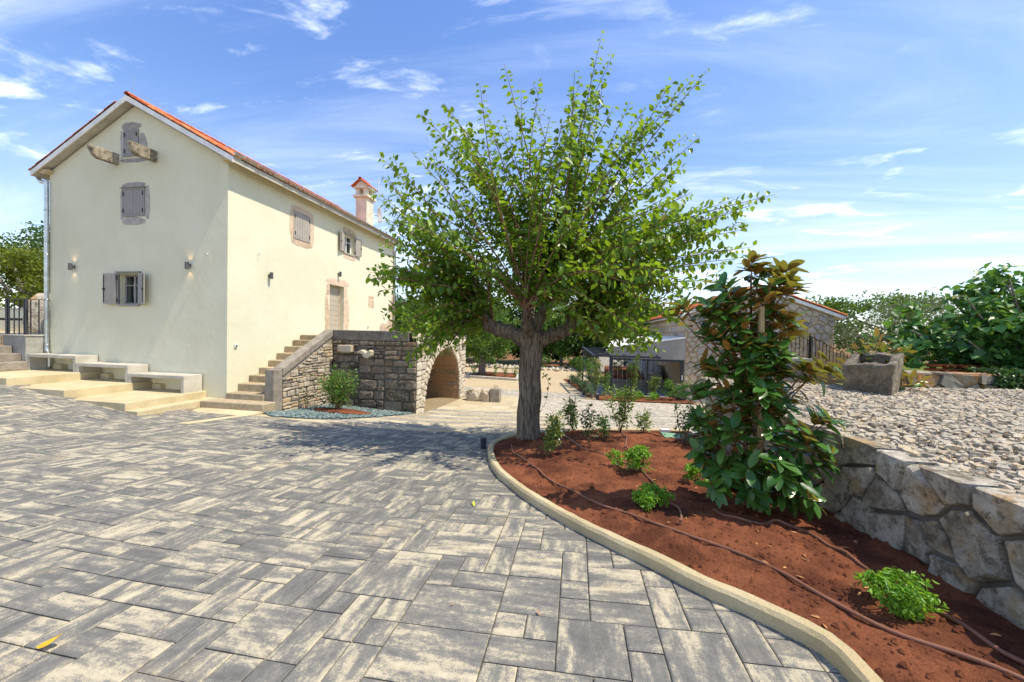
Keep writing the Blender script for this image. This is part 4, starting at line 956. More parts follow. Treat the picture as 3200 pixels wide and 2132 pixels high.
# parapet: end pillar, core, sloping coping
mb = MB(); mb.box(XI, XP, 9.15, 9.47, -1.0, .50); mb.build('pillar', MAT['cap'], porch, bevel=.025)
mb = MB(); mb.hexa([(XI+.03, 9.46, -1.2), (XP-.035, 9.46, -1.2), (XP-.035, YF, -1.2), (XI+.03, YF, -1.2), (XI+.03, 9.46, .30), (XP-.035, 9.46, .30), (XP-.035, YF, 1.42), (XI+.03, YF, 1.42)])
pw = mb.build('parapet_wall', MAT['mortar'], porch)
def slope(y): return .515+(y-9.46)*(ZT-.515)/(YF-9.46)
ylist = [9.465, 10.62, YF]
for a, b in zip(ylist, ylist[1:]):
    mb = MB(); mb.hexa([(XI-.02, a, slope(a)-.23), (XP+.02, a, slope(a)-.23), (XP+.02, b-.012, slope(b)-.23), (XI-.02, b-.012, slope(b)-.23), (XI-.02, a, slope(a)), (XP+.02, a, slope(a)), (XP+.02, b-.012, slope(b)), (XI-.02, b-.012, slope(b))])
    mb.build('coping', MAT['cap'], porch, bevel=.02)
def okp(u, v, w, h): return v+h/2-1.05 < slope(9.47+u-w/2)-.235
for q_, (u0_, u1_) in enumerate(((0, .62), (.62, 1.45), (1.45, YF-9.50))):
    rubble(pw, (XP-.036, 9.48+u0_, -1.05), (0, 1, 0), (0, 0, 1), (1, 0, 0), u1_-u0_, 2.5, lambda f, R: R.choice((R.uniform(.06, .10), R.uniform(.10, .2))), (.14, .40), .065, MAT['rubble'], 3+q_*7, lambda u, v, w, h, k=u0_: okp(u+k, v, w, h), .016, .06)
# landing: front wall (towards the court), arch wall (towards the garden), floor
mb = MB(); mb.box(XP+.002, XA-.012, YF+.03, YF+.45, -1.3, 1.33); fwall = mb.build('landing_wall', MAT['darkmortar'], porch)
mb = MB(); mb.box(XP-.28, XA-.30, YF-.02, YF+.30, 1.331, ZT); mb.build('coping', MAT['darkcap'], porch, bevel=.02)
def dmat(u, v, R): return MAT['dark']
def okf(u, v, w, h): return not (1.32 < u < 1.52 and v > 2.0) and not (.28 < u < .86 and 1.92 < v < 2.2)
def rowf(f, R): return R.uniform(.30, .42) if f < .42 else (R.uniform(.2, .3) if f < .68 else R.uniform(.09, .17))
for q_, (u0_, u1_) in enumerate(((0, 1.02), (1.02, 1.98), (1.98, XA-XP-.03))):
    rubble(fwall, (XP+.012+u0_, YF+.031, -1.05), (1, 0, 0), (0, 0, 1), (0, -1, 0), u1_-u0_, 2.37, rowf, (.22, .70), .06, dmat, 8+q_*5, lambda u, v, w, h, k=u0_: okf(u+k, v, w, h), .022, .045)
mb = MB(); mb.box(-8.17, -7.65, YF-.20, YF+.05, .92, 1.155); mb.hexa([(-8.10, YF-.16, .88), (-7.72, YF-.16, .88), (-7.72, YF+.05, .88), (-8.10, YF+.05, .88), (-8.12, YF-.16, .921), (-7.70, YF-.16, .921), (-7.70, YF+.05, .921), (-8.12, YF+.05, .921)])
mb.build('corbel_basin', MAT['rubble'], porch, bevel=.03)
mb = MB(); V = []
prof = [(-.27, 0), (-.20, .05), (-.10, .10), (0, .05), (.06, -.01), (.13, .05), (.20, .10), (.27, .06), (.25, -.10), (.12, -.20), (-.02, -.16), (-.08, -.05), (-.16, -.03)]
mb.prism([(-7.14+x, YF-.24, .92+z) for x, z in prof], (0, .30, 0)); mb.build('spout', MAT['archst'], porch, bevel=.025)
mb = MB(); mb.box(-7.145, -6.985, YF+.0, YF+.029, .98, 1.325); mb.build('drain_slot', MAT['room'], porch)
# arch wall
AP = [(12.40, -1.6), (12.42, -1.25), (12.50, -.80), (12.64, -.31), (12.93, .15), (13.30, .556), (13.62, .74), (13.935, .871), (14.32, .97), (14.725, 1.038), (15.10, .98), (15.45, .86), (15.73, .695), (16.02, .45), (16.25, .156), (16.38, -.25), (16.455, -.639), (16.46, -1.0), (16.45, -1.7)]
AW = .62
mb = MB(); n = len(AP); zt = 1.62
tops = [(max(YF+.04, min(YB, y)), zt) for y, z in AP]
fx = XA-.035
mb.add([(fx, y, z) for y, z in AP]+[(fx, y, z) for y, z in tops], [(i, i+1, n+i+1, n+i) for i in range(n-1)])
mb.add([(fx, YF+.04, -1.7), (fx, 12.40, -1.6), (fx, 12.40, zt), (fx, YF+.04, zt)], [(0, 1, 2, 3)]); mb.add([(fx, 16.45, -1.7), (fx, YB, -1.7), (fx, YB, zt), (fx, 16.45, zt)], [(0, 1, 2, 3)])
mb.add([(fx, YB, -1.7), (XW+.02, YB, -1.7), (XW+.02, YB, zt), (fx, YB, zt)], [(0, 1, 2, 3)])
mb.add([(fx, YF+.04, zt), (fx, YB, zt), (fx-.4, YB, zt), (fx-.4, YF+.04, zt)], [(0, 1, 2, 3)])
awall = mb.build('arch_wall', MAT['mortar'], porch)
mb = MB(); DEP = 2.7
mb.add([(fx, y, z) for y, z in AP]+[(fx-DEP, y, z) for y, z in AP], [(i, i+1, n+i+1, n+i) for i in range(n-1)]); vault = mb.build('vault', MAT['inner'], porch)
mb = MB(); mb.add([(fx-DEP, 12.2, -1.8), (fx-DEP, 16.6, -1.8), (fx-DEP, 16.6, 1.2), (fx-DEP, 12.2, 1.2)], [(0, 1, 2, 3)]); bw = mb.build('back_wall', MAT['darkmortar'], porch)
rubble(bw, (fx-DEP+.001, 12.25, -1.6), (0, 1, 0), (0, 0, 1), (1, 0, 0), 4.3, 2.75, lambda f, R: R.uniform(.4, .6) if f < .4 else R.uniform(.13, .2), (.6, 1.1), .05, MAT['inner'], 5, None, .02)
mb = MB(); mb.box(XW+.02, XA-.40, YF+.40, YB-.02, 1.36, 1.44); mb.build('landing_floor', MAT['step'], porch)
mb = MB(); mb.box(fx-1.2, fx-1.15, 12.9, 16.2, -.02, .03); mb.build('lath', MAT['rod'], porch)
# voussoirs
R = random.Random(6); AQ = AP[1:-1]; arc = resample(AQ, 34)
for a, b in zip(arc, arc[1:]):
    d = (b-a); m = (a+b)/2; nrm = Vector((-d.y, d.x, 0)).normalized()
    if nrm.dot(m-Vector((14.5, -.6, 0))) < 0: nrm = -nrm
    h = R.uniform(.28, .40); c = m+nrm*h/2; U = Vector((0, d.x, d.y)).normalized(); V = Vector((0, nrm.x, nrm.y))
    piece(R.choice(pool(MAT['archst'])), 'stone', awall, Vector((fx-.06, c.x, c.y)), U, V, Vector((1, 0, 0)), d.length*.95, h, .115)
R = random.Random(16)
for a, b in list(zip(arc, arc[1:]))[15:]:           # dressed stones of the far half of the vault
    d = b-a; Vv = Vector((0, d.x, d.y)).normalized(); Nn = Vector((0, -d.y, d.x)).normalized(); m_ = (a+b)/2
    if Nn.dot(Vector((0, 14.5-m_.x, -.6-m_.y))) < 0: Nn = -Nn
    x = fx-.12
    while x > fx-2.6:
        w = R.uniform(.35, .8); piece(R.choice(pool(MAT['inner'])), 'stone', vault, Vector((x-w/2, m_.x, m_.y))-Nn*.01, Vector((1, 0, 0)), Vv, Nn, w-.02, d.length*.96, R.uniform(.02, .045)); x -= w
def oka(u, v, w, h):
    for du in (-w/2, 0, w/2):
        for dv in (-h/2, h/2):
            y, z = YF+.05+u+du, -1.65+v+dv
            if 12.40 < y < 16.46:
                zi = np.interp(y, [p[0] for p in AQ], [p[1] for p in AQ])
                e = .42 if 12.9 < y < 16.1 else .60
                if z < zi+e: return False
            if 12.40-.36 < y < 12.41 and False: return False
    return True
rubble(awall, (fx, YF+.05, -1.65), (0, 1, 0), (0, 0, 1), (1, 0, 0), YB-YF-.06, zt+1.63, lambda f, R: R.uniform(.16, .3), (.2, .45), .05, MAT['archst'], 12, oka, .018, .02)
for y, z, m in ((13.02, 1.0, 'cap'), (16.85, 1.02, 'dark')):
    mb = MB(); mb.box(XA-.05, XA+.12, y-.2, y+.2, z, z+.19); mb.build('corbel', MAT[m], porch, bevel=.04)
# iron wheel leaning in the arch
wh = thing('cart_wheel', 'dark iron wheel leaning inside the stone arch', 'wheel', (-6.2, 12.9, -1.2))
mb = MB(); c = Vector((-6.4, 12.72, -.78)); ring = [c+Vector((.40*math.cos(t), .1*math.sin(t), .42*math.sin(t))) for t in [i*PI/12 for i in range(25)]]; mb.tube(ring, .022, 6); mb.build('rim', MAT['black'], wh)
mb = MB(); 
for k in range(0, 24, 3): mb.tube([c, ring[k]], .012, 5)
mb.build('spokes', MAT['black'], wh)
# boulders and stub post beside the arch
boulder('boulder', 'pitted grey boulder at the foot of the arch, next to the stone pier', (-4.55, 16.35, -1.45), (.45, .36, .40), 1, MAT['rubble'], cuts=4)
boulder('boulder', 'rounded grey boulder between the arch boulder and the square stone stub', (-4.02, 16.3, -1.44), (.30, .3, .38), 5, MAT['rubble'], cuts=4)
st = thing('stone_stub', 'square grey stone post stub with iron pins beside the boulders', 'post', (-3.55, 16.3, -1.43))
mb = MB(); mb.box(-3.78, -3.33, 16.05, 16.5, -1.5, -.80); mb.build('shaft', MAT['cap'], st, bevel=.03)
mb = MB()
for x in (-3.62, -3.55, -3.48): mb.cyl(x, 16.27, -.81, -.66, .012, 6)
mb.build('iron_pins', MAT['hose'], st)
# concrete apron below the first step
ap = thing('concrete_apron', 'low concrete apron wedge under the lowest stair step', 'apron', (-9, 8.3, -.6))
mb = MB(); mb.prism([(-10.3, 8.655, -1.), (-8.36, 8.655, -1.), (-8.32, 8.28, -1.), (-8.55, 8.10, -1.), (-10.3, 8.2, -1.)], (0, 0, .415)); mb.build('apron_slab', MAT['warm'], ap, bevel=.01)
mb = MB(); mb.hexa([(-8.62, 8.095, -1), (-8.35, 8.25, -1), (-8.62, 6.9, -1), (-8.85, 6.85, -1), (-8.62, 8.095, -.59), (-8.35, 8.25, -.59), (-8.62, 6.9, -.515), (-8.85, 6.85, -.505)]); mb.build('edge_strip', MAT['warm'], ap, bevel=.008)
# blue pebble bed with a bush
poly = [(-8.40, 8.72), (-7.75, 8.30), (-6.75, 8.62), (-6.05, 9.45), (-5.62, 10.7), (-5.40, 11.55), (-5.35, 11.68), (-8.45, 11.68)]
def inpoly(x, y, P):
    c = False
    for (ax, ay), (bx, by) in zip(P, P[1:]+P[:1]):
        if (ay > y) != (by > y) and x < (bx-ax)*(y-ay)/(by-ay)+ax: c = not c
    return c
xs = np.linspace(-8.5, -5.3, 50); ys = np.linspace(8.2, 11.72, 55)
struct(sheet('pebble_bed', xs, ys, gnd, MAT['bluegr'], .012, lambda x, y: inpoly(x, y, poly)))
def soil_in(x, y): return ((x+7.15)/.95)**2+((y-10.35)/.48)**2 < 1
xs = np.linspace(-8.2, -6.1, 36); ys = np.linspace(9.8, 10.9, 22)
struct(sheet('bush_soil', xs, ys, lambda X, Y: gnd(X, Y)+.05+.05*np.exp(-((X+7.3)**2+(Y-10.4)**2)*4), MAT['soil'], 0, soil_in))
R = random.Random(31); mb = MB()
for k in range(3400):
    x, y = R.uniform(-8.45, -5.35), R.uniform(8.3, 11.68)
    if not inpoly(x, y, poly) or soil_in(x, y): continue
    s = R.uniform(.020, .042); z = gz(x, y)+.02+R.uniform(0, .02); a = R.uniform(0, PI); ca, sa = math.cos(a)*s, math.sin(a)*s
    mb.add([(x+ca*1.3, y+sa*1.3, z), (x-ca*1.2, y-sa*1.2, z+s*.1), (x-sa, y+ca, z+s*.05), (x+sa, y-ca, z), (x+R.uniform(-.3,.3)*s, y, z+s*.75), (x, y, z-s)], [(0, 2, 4), (2, 1, 4), (1, 3, 4), (3, 0, 4), (2, 0, 5), (1, 2, 5), (3, 1, 5), (0, 3, 5)], R.random())
o = mb.build('pebbles', MAT['bluegr'], None, attr=True); tag(o, 'blue-grey pebbles spread round the bush by the stair wall', 'pebbles', kind='stuff')
shrub('shrub', 'loose light green bush in the blue pebble bed by the stair wall', (-7.3, 10.4, gz(-7.3, 10.4)+.06), 1.25, .58, 2300, .062, MAT['bush'], stems=19, tall=True, asp=.6)
shrub('shrub', 'tiny dark seedling in the blue pebbles against the parapet wall', (-8.25, 10.15, gz(-8.2, 10.1)), .62, .14, 90, .05, MAT['darkl'], stems=3, tall=True)

# ------------------------------------------------------------------ right: retaining wall, stone shingle field, trough
XR, ZR = 2.45, .80
rw = thing('retaining_wall', 'pale limestone retaining wall of big irregular stones along the red bed', 'wall', (XR, 3.5, 0))
mb = MB(); mb.box(XR+.05, XR+.36, .6, 7.40, -.7, ZR-.09); mb.build('wall_core', MAT['darkmortar'], rw)
polystones(rw, (XR+.051, 7.40, -.55), (0, -1, 0), (0, 0, 1), (-1, 0, 0), 6.8, ZR+.56, 25, 5, .06, MAT['limest'], 14, .024, .47, .20)
mb = MB(); mb.box(XR+.05, 9.5, 7.401, 7.7, -.7, ZR-.06); mb.build('end_wall', MAT['mortar'], rw)
fld = put(bpy.data.objects.new('stone_shingle_field', None), None)
bpy.data.objects.remove(fld)
xs = np.r_[np.linspace(XR+.2, 14, 30)]; ys = np.linspace(.2, 8.3, 24)
fz = lambda X, Y: .775+.03*np.sin(X*.9)*np.cos(Y*.8)
fld = struct(sheet('stone_shingle_field', xs, ys, fz, MAT['shingle'], 0))
R = random.Random(77); cand = []
for k in range(62000):
    y = .6+7.8*math.sqrt(R.random()) if R.random() < .5 else R.uniform(.6, 8.35); x = R.uniform(XR+.17, 13.5)
    z = float(fz(x, y))
    if not inview(x, y, z+.05, .4): continue
    v = Vector((x, y, z-CAMZ)); d = v.dot(fw)
    cand.append((1/d, x, y, z))
cand.sort(reverse=True); mb = MB()
def shard(R):
    n = R.choice((5, 6, 6, 7)); ph = R.uniform(0, 6); ring = [(math.cos(ph+2*PI*i/n)*R.uniform(.36, .58), math.sin(ph+2*PI*i/n)*R.uniform(.36, .58)) for i in range(n)]
    return [(u, v, 0) for u, v in ring]+[(u*R.uniform(.86, .97), v*R.uniform(.86, .97), R.uniform(.75, 1.25)) for u, v in ring], [(i, (i+1) % n, n+(i+1) % n, n+i) for i in range(n)]+[tuple(range(n, 2*n))]
SP = [rawmesh('stone', *shard(R), MAT['shingle']) for _ in range(12)]
for k, (q, x, y, z) in enumerate(cand):
    w = R.choice((R.uniform(.03, .07), R.uniform(.05, .10), R.uniform(.07, .15))); h = w*R.uniform(.35, .8); d = R.uniform(.014, .034); a = R.gauss(.30, .42)
    U = Vector((math.cos(a), math.sin(a), R.gauss(0, .10))).normalized(); t = R.gauss(.16, .22)
    V = Vector((-math.sin(a), math.cos(a), t)); V = (V-U*V.dot(U)).normalized(); N = U.cross(V); p = Vector((x, y, z+R.uniform(-.01, .035)))
    if k < 290: piece(R.choice(SP), 'stone', fld, p, U, V, N, w, h, d)
    else:
        A, F = shard(R); mb.add([p+U*(u*w)+V*(v*h)+N*(e*d) for u, v, e in A], F, R.random())
o = mb.build('shingle_stones', MAT['shingle'], fld, attr=True); o['kind'] = 'stuff'
# trough
tr = thing('stone_trough', 'old dark stone trough standing on the stone shingle field', 'trough', (5.34, 7.76, .78))
bm = bmesh.new(); TC = [(4.78, 7.66, 1.25), (5.05, 6.90, 1.315), (5.63, 8.63, 1.49), (5.90, 7.87, 1.48)]
def grid_box():
    P = {}
    nx, ny, nz = 22, 24, 14; hx, hy = 4, 4
    def top(i, j): return 0
    # outer shell + hollow as one closed surface
    def vert(i, j, k, zf=None):
        key = (i, j, k, zf)
        if key not in P:
            fx_, fy_ = i/nx, j/ny; a_ = [(1-fx_)*(1-fy_), fx_*(1-fy_), (1-fx_)*fy_, fx_*fy_]; bx, by, tz = (sum(w_*c_[q_] for w_, c_ in zip(a_, TC)) for q_ in range(3)); tz += .012*math.sin(i*.6)+.01*math.sin(j*.5)
            zb = .70; f = k/nz; z = zb+(tz-zb)*f
            if zf is not None: z = zf
            tap = .94+.06*f; cx_, cy_ = 5.34, 7.765
            P[key] = bm.verts.new((cx_+(bx-cx_)*tap, cy_+(by-cy_)*tap, z))
        return P[key]
    def q(a, b, c, d):
        try: bm.faces.new((a, b, c, d))
        except ValueError: pass
    for i in range(nx):
        for k in range(nz): q(vert(i, 0, k), vert(i+1, 0, k), vert(i+1, 0, k+1), vert(i, 0, k+1)); q(vert(i+1, ny, k), vert(i, ny, k), vert(i, ny, k+1), vert(i+1, ny, k+1))
    for j in range(ny):
        for k in range(nz): q(vert(nx, j, k), vert(nx, j+1, k), vert(nx, j+1, k+1), vert(nx, j, k+1)); q(vert(0, j+1, k), vert(0, j, k), vert(0, j, k+1), vert(0, j+1, k+1))
    for i in range(nx):
        for j in range(ny):
            if not (hx <= i < nx-hx and hy <= j < ny-hy): q(vert(i, j, nz), vert(i+1, j, nz), vert(i+1, j+1, nz), vert(i, j+1, nz))
            else: q(vert(i, j, nz, 1.0), vert(i+1, j, nz, 1.0), vert(i+1, j+1, nz, 1.0), vert(i, j+1, nz, 1.0))
    def iv(i, j, k):
        key = ('h', i, j, k)
        if k == 6: return vert(i, j, nz)
        if k == 0: return vert(i, j, nz, 1.0)
        if key not in P:
            t, b = vert(i, j, nz).co, vert(i, j, nz, 1.0).co; P[key] = bm.verts.new(b.lerp(t, k/6))
        return P[key]
    for k in range(6):
        for i in range(hx, nx-hx): q(iv(i+1, hy, k), iv(i, hy, k), iv(i, hy, k+1), iv(i+1, hy, k+1)); q(iv(i, ny-hy, k), iv(i+1, ny-hy, k), iv(i+1, ny-hy, k+1), iv(i, ny-hy, k+1))
        for j in range(hy, ny-hy): q(iv(hx, j, k), iv(hx, j+1, k), iv(hx, j+1, k+1), iv(hx, j, k+1)); q(iv(nx-hx, j+1, k), iv(nx-hx, j, k), iv(nx-hx, j, k+1), iv(nx-hx, j+1, k+1))
grid_box(); bm.normal_update()
for s in range(2): bmesh.ops.smooth_vert(bm, verts=bm.verts, factor=.35, use_axis_x=True, use_axis_y=True, use_axis_z=True)
bm.normal_update()
for v in bm.verts:
    n = v.normal.copy(); v.co += n*(.028*noise.fractal(v.co*5., .9, 2.1, 4)+.012*noise.fractal(v.co*19., .9, 2.1, 3))
me = bpy.data.meshes.new('basin'); bm.to_mesh(me); bm.free(); me.materials.append(MAT['troughst']); put(bpy.data.objects.new('basin', me), tr)
# ------------------------------------------------------------------ mulberry tree
base = Vector((-.92, 7.30, sz(-.92, 7.3)-.02))
mul = thing('mulberry_tree', 'broad mulberry tree with thick grey trunk in the red bed', 'tree', base)
R = random.Random(42)
mb = MB(); nt = 26; H = 2.25; pts = [base+Vector((.012*math.sin(i*.7)+.03*(i/nt), 0, -.1+H*i/nt)) for i in range(nt+1)]
rad = [.222+.06*math.exp(-i*.6)+(.03*max(0, (i-21)/5)**1.5) for i in range(nt+1)]
rid = [1+R.uniform(-.05, .05) for _ in range(28)]
mb.tube(pts, rad, 28, jit=lambda i, k: rid[k]*(1+.025*math.sin(k*2.3+i*.35)+R.uniform(-.012, .012)))
heads = []
def limb(P, r0, r1):
    S = spline(P, 7); m = len(S)
    mb.tube(S, [r0+(r1-r0)*i/(m-1)+.02*math.sin(i*1.9) for i in range(m)], 14, jit=lambda i, k: 1+R.uniform(-.07, .07)); return S
tp = base+Vector((.03, 0, 2.0))
L1 = limb([tp+Vector((0, 0, -.1)), tp+Vector((-.42, -.05, .12)), tp+Vector((-.85, -.08, .25)), tp+Vector((-1.12, -.1, .55))], .165, .13)
L2 = limb([tp+Vector((0, 0, -.1)), tp+Vector((.4, .05, .08)), tp+Vector((.72, .08, .22)), tp+Vector((.88, .1, .6))], .16, .12)
L3 = limb([tp, tp+Vector((.15, .05, .4)), tp+Vector((.38, .1, .85))], .13, .09)
L4 = limb([tp, tp+Vector((-.1, .45, .3)), tp+Vector((-.15, .9, .65))], .13, .09)
L5 = limb([tp+Vector((0, -.05, 0)), tp+Vector((-.05, -.4, .25)), tp+Vector((0, -.75, .55))], .12, .08)
mb.build('trunk', MAT['bark'], mul, True)
heads = [L1[-1], L1[-5], L1[-9], L2[-1], L2[-6], L3[-1], L3[-5], L4[-1], L5[-1]]
C0 = Vector((-.9, 7.3, 2.1))
phi_t = [-95, -60, -35, -20, -8, 5, 19, 26, 40, 50, 57, 66, 76, 90, 97, 106, 114, 124, 135, 150, 163, 180, 195, 208, 225, 265]
r_t = [.6, .8, 1.4, 2.35, 2.9, 3.4, 4.2, 4.6, 4.0, 4.5, 5.5, 4.4, 5.05, 4.1, 4.7, 4.0, 4.75, 3.8, 4.45, 3.6, 3.5, 3.15, 2.95, 2.6, 1.7, .6]
def env(d):
    ph = math.degrees(math.atan2(d.z, d.x)); ph = ph if ph > -95 else ph+360
    rr = float(np.interp(ph, phi_t, r_t)); rho = math.hypot(d.x, d.z)
    return 1/math.sqrt((rho/rr)**2+(d.y/3.1)**2)
shoots = MB(); LP, LD, LN, LS, LR = [], [], [], [], []
def leafon(p, d, scale, tipf):
    LP.append(p); dd = (d+Vector((0, 0, -.45 if R.random() < .8 else .1))).normalized(); LD.append(dd)
    n = Vector((R.gauss(0, .45), R.gauss(0, .45), 1)); 
    if R.random() < .25: n = Vector((R.gauss(0, 1), R.gauss(0, 1), R.gauss(.2, 1)))
    LN.append(n); LS.append(scale); LR.append(min(.965, max(0, R.gauss(.40, .24)+.18*tipf)) if R.random() > .012 else .99)
def leafrow(S, t0, step, size, end):
    L = 0; nxt = 0; side = 1; tot = sum((b-a).length for a, b in zip(S, S[1:])); ref = Vector((R.gauss(0, 1), R.gauss(0, 1), .3)).normalized()
    for a, b in zip(S, S[1:]):
        seg = (b-a).length; tg = (b-a).normalized()
        while nxt < L+seg:
            t = nxt/tot
            if t > t0:
                p = a.lerp(b, (nxt-L)/seg); sd = tg.cross(ref)
                if sd.length < .1: sd = tg.orthogonal()
                sd = sd.normalized()*side; sd = (sd+tg*.35+Vector((R.gauss(0, .25), R.gauss(0, .25), R.gauss(0, .2)))).normalized()
                leafon(p+sd*R.uniform(.01, .035), sd, size*R.uniform(.6, 1.25)*(1.0 if t < .85 else .85), t); side = -side
                ref = (ref+Vector((R.gauss(0, .3), R.gauss(0, .3), R.gauss(0, .3)))).normalized()
            nxt += step*R.uniform(.7, 1.3)
        L += seg
    return tot
NS = 330
for k in range(NS):
    ph = math.radians(R.choice([R.uniform(-25, 205), R.uniform(20, 160), R.uniform(-25, 45), R.uniform(135, 208)])); dy = R.gauss(0, .52)
    d = Vector((math.cos(ph), dy, math.sin(ph))).normalized()
    outer = k < 34
    if outer: ph = math.radians([57, 60, 54, 76, 73, 97, 94, 114, 112, 135, 133, 138, 26, 24, 28, 19, 17, 163, 165, 203, 200, -20, -18, 66, 88, 104, 120, 150, 10, 2, 182, 190, 50, 145][k]); d = Vector((math.cos(ph), R.gauss(0, .08), math.sin(ph))).normalized()
    tip = C0+d*env(d)*(1.0 if outer else R.choice((R.uniform(.74, .98), R.uniform(.74, .98), R.uniform(.45, .9))))
    h = min(heads, key=lambda q: (q-(C0+d*.9)).length+R.uniform(0, .5)) + Vector((R.uniform(-.06, .06), R.uniform(-.06, .06), R.uniform(-.03, .06)))
    Ls = (tip-h).length
    mid = h.lerp(tip, .45)+Vector((R.gauss(0, .05), R.gauss(0, .05), .11))*Ls
    if d.z < .15: mid = h.lerp(tip, .45)+Vector((0, 0, .20))*Ls
    S = spline([h, mid, tip], 9); m = len(S)
    shoots.tube(S, [.017+.0016*Ls-(.0145+.0016*Ls)*i/(m-1) for i in range(m)], 5)
    leafrow(S, .14 if not outer else .22, .050, .138, True)
    for q in range(R.randint(3, 6) if Ls > 1.4 else 2):
        i = R.randint(int(m*.25), m-3); tg = (S[i+1]-S[i]).normalized(); sd = Vector((R.gauss(0, 1), R.gauss(0, 1), R.gauss(.15, .6))).normalized(); sd = (sd+tg*.7).normalized(); ln = R.uniform(.25, .75)*min(1, (1.15-i/m))
        T = spline([S[i], S[i]+sd*ln*.5+Vector((0, 0, .03)), S[i]+sd*ln+Vector((0, 0, -.02))], 4); shoots.tube(T, [.007, .006, .006, .005, .005, .004, .004, .003, .002][:len(T)], 4); leafrow(T, .1, .046, .132, False)
shoots.build('branches', MAT['twig'], mul, True)
LS = np.array(LS); leaves('crown', LP, LD, LN, LS, LS*.68, MAT['leaf'], mul, .16, np.array(LR), wide=(.30, .66), wf=(1., .74))
# leafy sucker on the trunk
mb = MB(); S = spline([base+Vector((.24, -.06, .55)), base+Vector((.36, -.1, .8)), base+Vector((.40, -.1, 1.15)), base+Vector((.30, -.08, 1.3))], 4); mb.tube(S, .005, 4); mb.build('sucker', MAT['twig'], mul)
P = [S[R.randrange(len(S))] for _ in range(12)]; leaves('sucker_leaves', P, unit(12, -.3), unit(12, .5), .08, .055, MAT['thin'], mul)

# ------------------------------------------------------------------ young magnolia and its stake
mg = Vector((1.70, 4.0, sz(1.70, 4.0)-.02))
mag = thing('magnolia_tree', 'young magnolia with glossy leaves, brown underneath, tied to a stake', 'tree', mg)
def leaf_mesh(name, curl, mat, seed):
    Rr = random.Random(seed); V, F = [], []; K = 7
    for i in range(K+1):
        t = i/K; w = .205*max(0., math.sin(PI*min(1, t)**.88))**.62+.003; x = t; z = -curl*t*t+Rr.uniform(-.006, .006)
        V += [(-w, x, z+w*.22), (0, x, z), (w, x, z+w*.22)]
    for i in range(K):
        for c in (0, 1): a = i*3+c; F.append((a, a+1, a+4, a+3))
    return rawmesh(name, V, F, mat, True)
MLEAF = [leaf_mesh('leaf', c, MAT['mag'], i) for i, c in enumerate((.05, .14, .24, .34))]
R = random.Random(17); wood = MB(); specs = []
trunkp = spline([mg, mg+Vector((-.02, .0, .6)), mg+Vector((.0, -.02, 1.3)), mg+Vector((-.02, 0, 2.28))], 6)
wood.tube(trunkp, [.026-.018*i/(len(trunkp)-1) for i in range(len(trunkp))], 7)
ctr = Vector((1.70, 3.95, 0))
# branch tips in metres (x, y offset, z), read from the shape of the plant
tips = [(1.66,0,2.46),(1.74,-.02,2.40),(2.02,.02,2.32),(1.96,-.1,2.20),(1.85,.1,2.15),(1.02,.0,2.02),(1.22,-.1,1.95),(1.40,.1,2.05),(1.35,-.15,1.72),(1.55,.05,2.15),(1.12,-.05,1.22),(1.30,.12,1.45),(2.0,-.05,1.85),(1.95,.15,1.72),(1.85,-.2,1.55),(2.12,-.1,1.42),(2.34,-.05,1.48),(1.60,-.25,1.50),(1.45,-.2,1.18),(1.72,-.25,1.20),(2.10,.1,1.15),(2.28,-.1,.98),(2.0,-.25,.92),(1.75,-.3,.88),(1.45,-.25,.85),(1.18,-.1,.92),(1.25,.15,.70),(1.12,-.12,.60),(1.30,-.25,.50),(1.55,-.32,.52),(1.80,-.35,.62),(2.05,-.3,.55),(2.28,-.2,.62),(2.15,-.1,.35),(1.95,-.33,.28),(1.60,-.3,.32),(1.35,-.15,.28),(2.22,.1,.7),(1.9,.25,1.1),(1.5,.3,1.0),(1.4,.3,.55),(1.85,.3,.5)]
tips += [(x+R.uniform(-.13, .13), oy+R.uniform(-.12, .12), z+R.uniform(-.16, .10)) for x, oy, z in tips if z < 2.35]
tips = [(1.7+(x-1.7)*(.9 if z < .75 else 1), oy, z) for x, oy, z in tips]+[(R.uniform(1.34, 2.04), R.uniform(-.24, -.04), R.uniform(1.05, 2.2)) for _ in range(26)]
for (x, oy, z) in tips:
    tip = Vector((x, ctr.y+oy, z)); hz = max(mg.z+.08, z-R.uniform(.25, .55)-abs(x-1.7)*.35)
    i = min(range(len(trunkp)), key=lambda q: abs(trunkp[q].z-hz)); st_ = trunkp[i]
    mid = st_.lerp(tip, .5)+Vector((0, 0, -.06 if z > .6 else .05)); S = spline([st_, mid, tip], 5); wood.tube(S, [.010-.0055*q/(len(S)-1) for q in range(len(S))], 5)
    bd = (S[-1]-S[-3]).normalized(); nl = R.randint(11, 14)
    for q in range(nl):
        a = q*2.4+R.uniform(-.3, .3); per = bd.orthogonal().normalized(); per = (Matrix.Rotation(a, 3, bd)@per); lift = R.uniform(.15, .8)
        d = (per+bd*lift+Vector((0, 0, R.uniform(-.35, .45) if z > 1.3 else -.10))).normalized(); p = tip-bd*R.uniform(0, .13); L = R.uniform(.13, .20)
        specs.append((p, d, bd, L, z))
    for q in range(R.randint(9, 13)):
        p = S[R.randint(len(S)//4, len(S)-2)]+Vector((R.gauss(0, .03), R.gauss(0, .03), R.gauss(0, .03))); d = Vector((R.gauss(0, 1), R.gauss(0, 1), R.gauss(.1, .6))).normalized(); specs.append((p, d, Vector((0, 0, 1)), R.uniform(.11, .17), z))
wood.build('stem', MAT['twig'], mag, True)
specs.sort(key=lambda q: q[0].y); rest = []
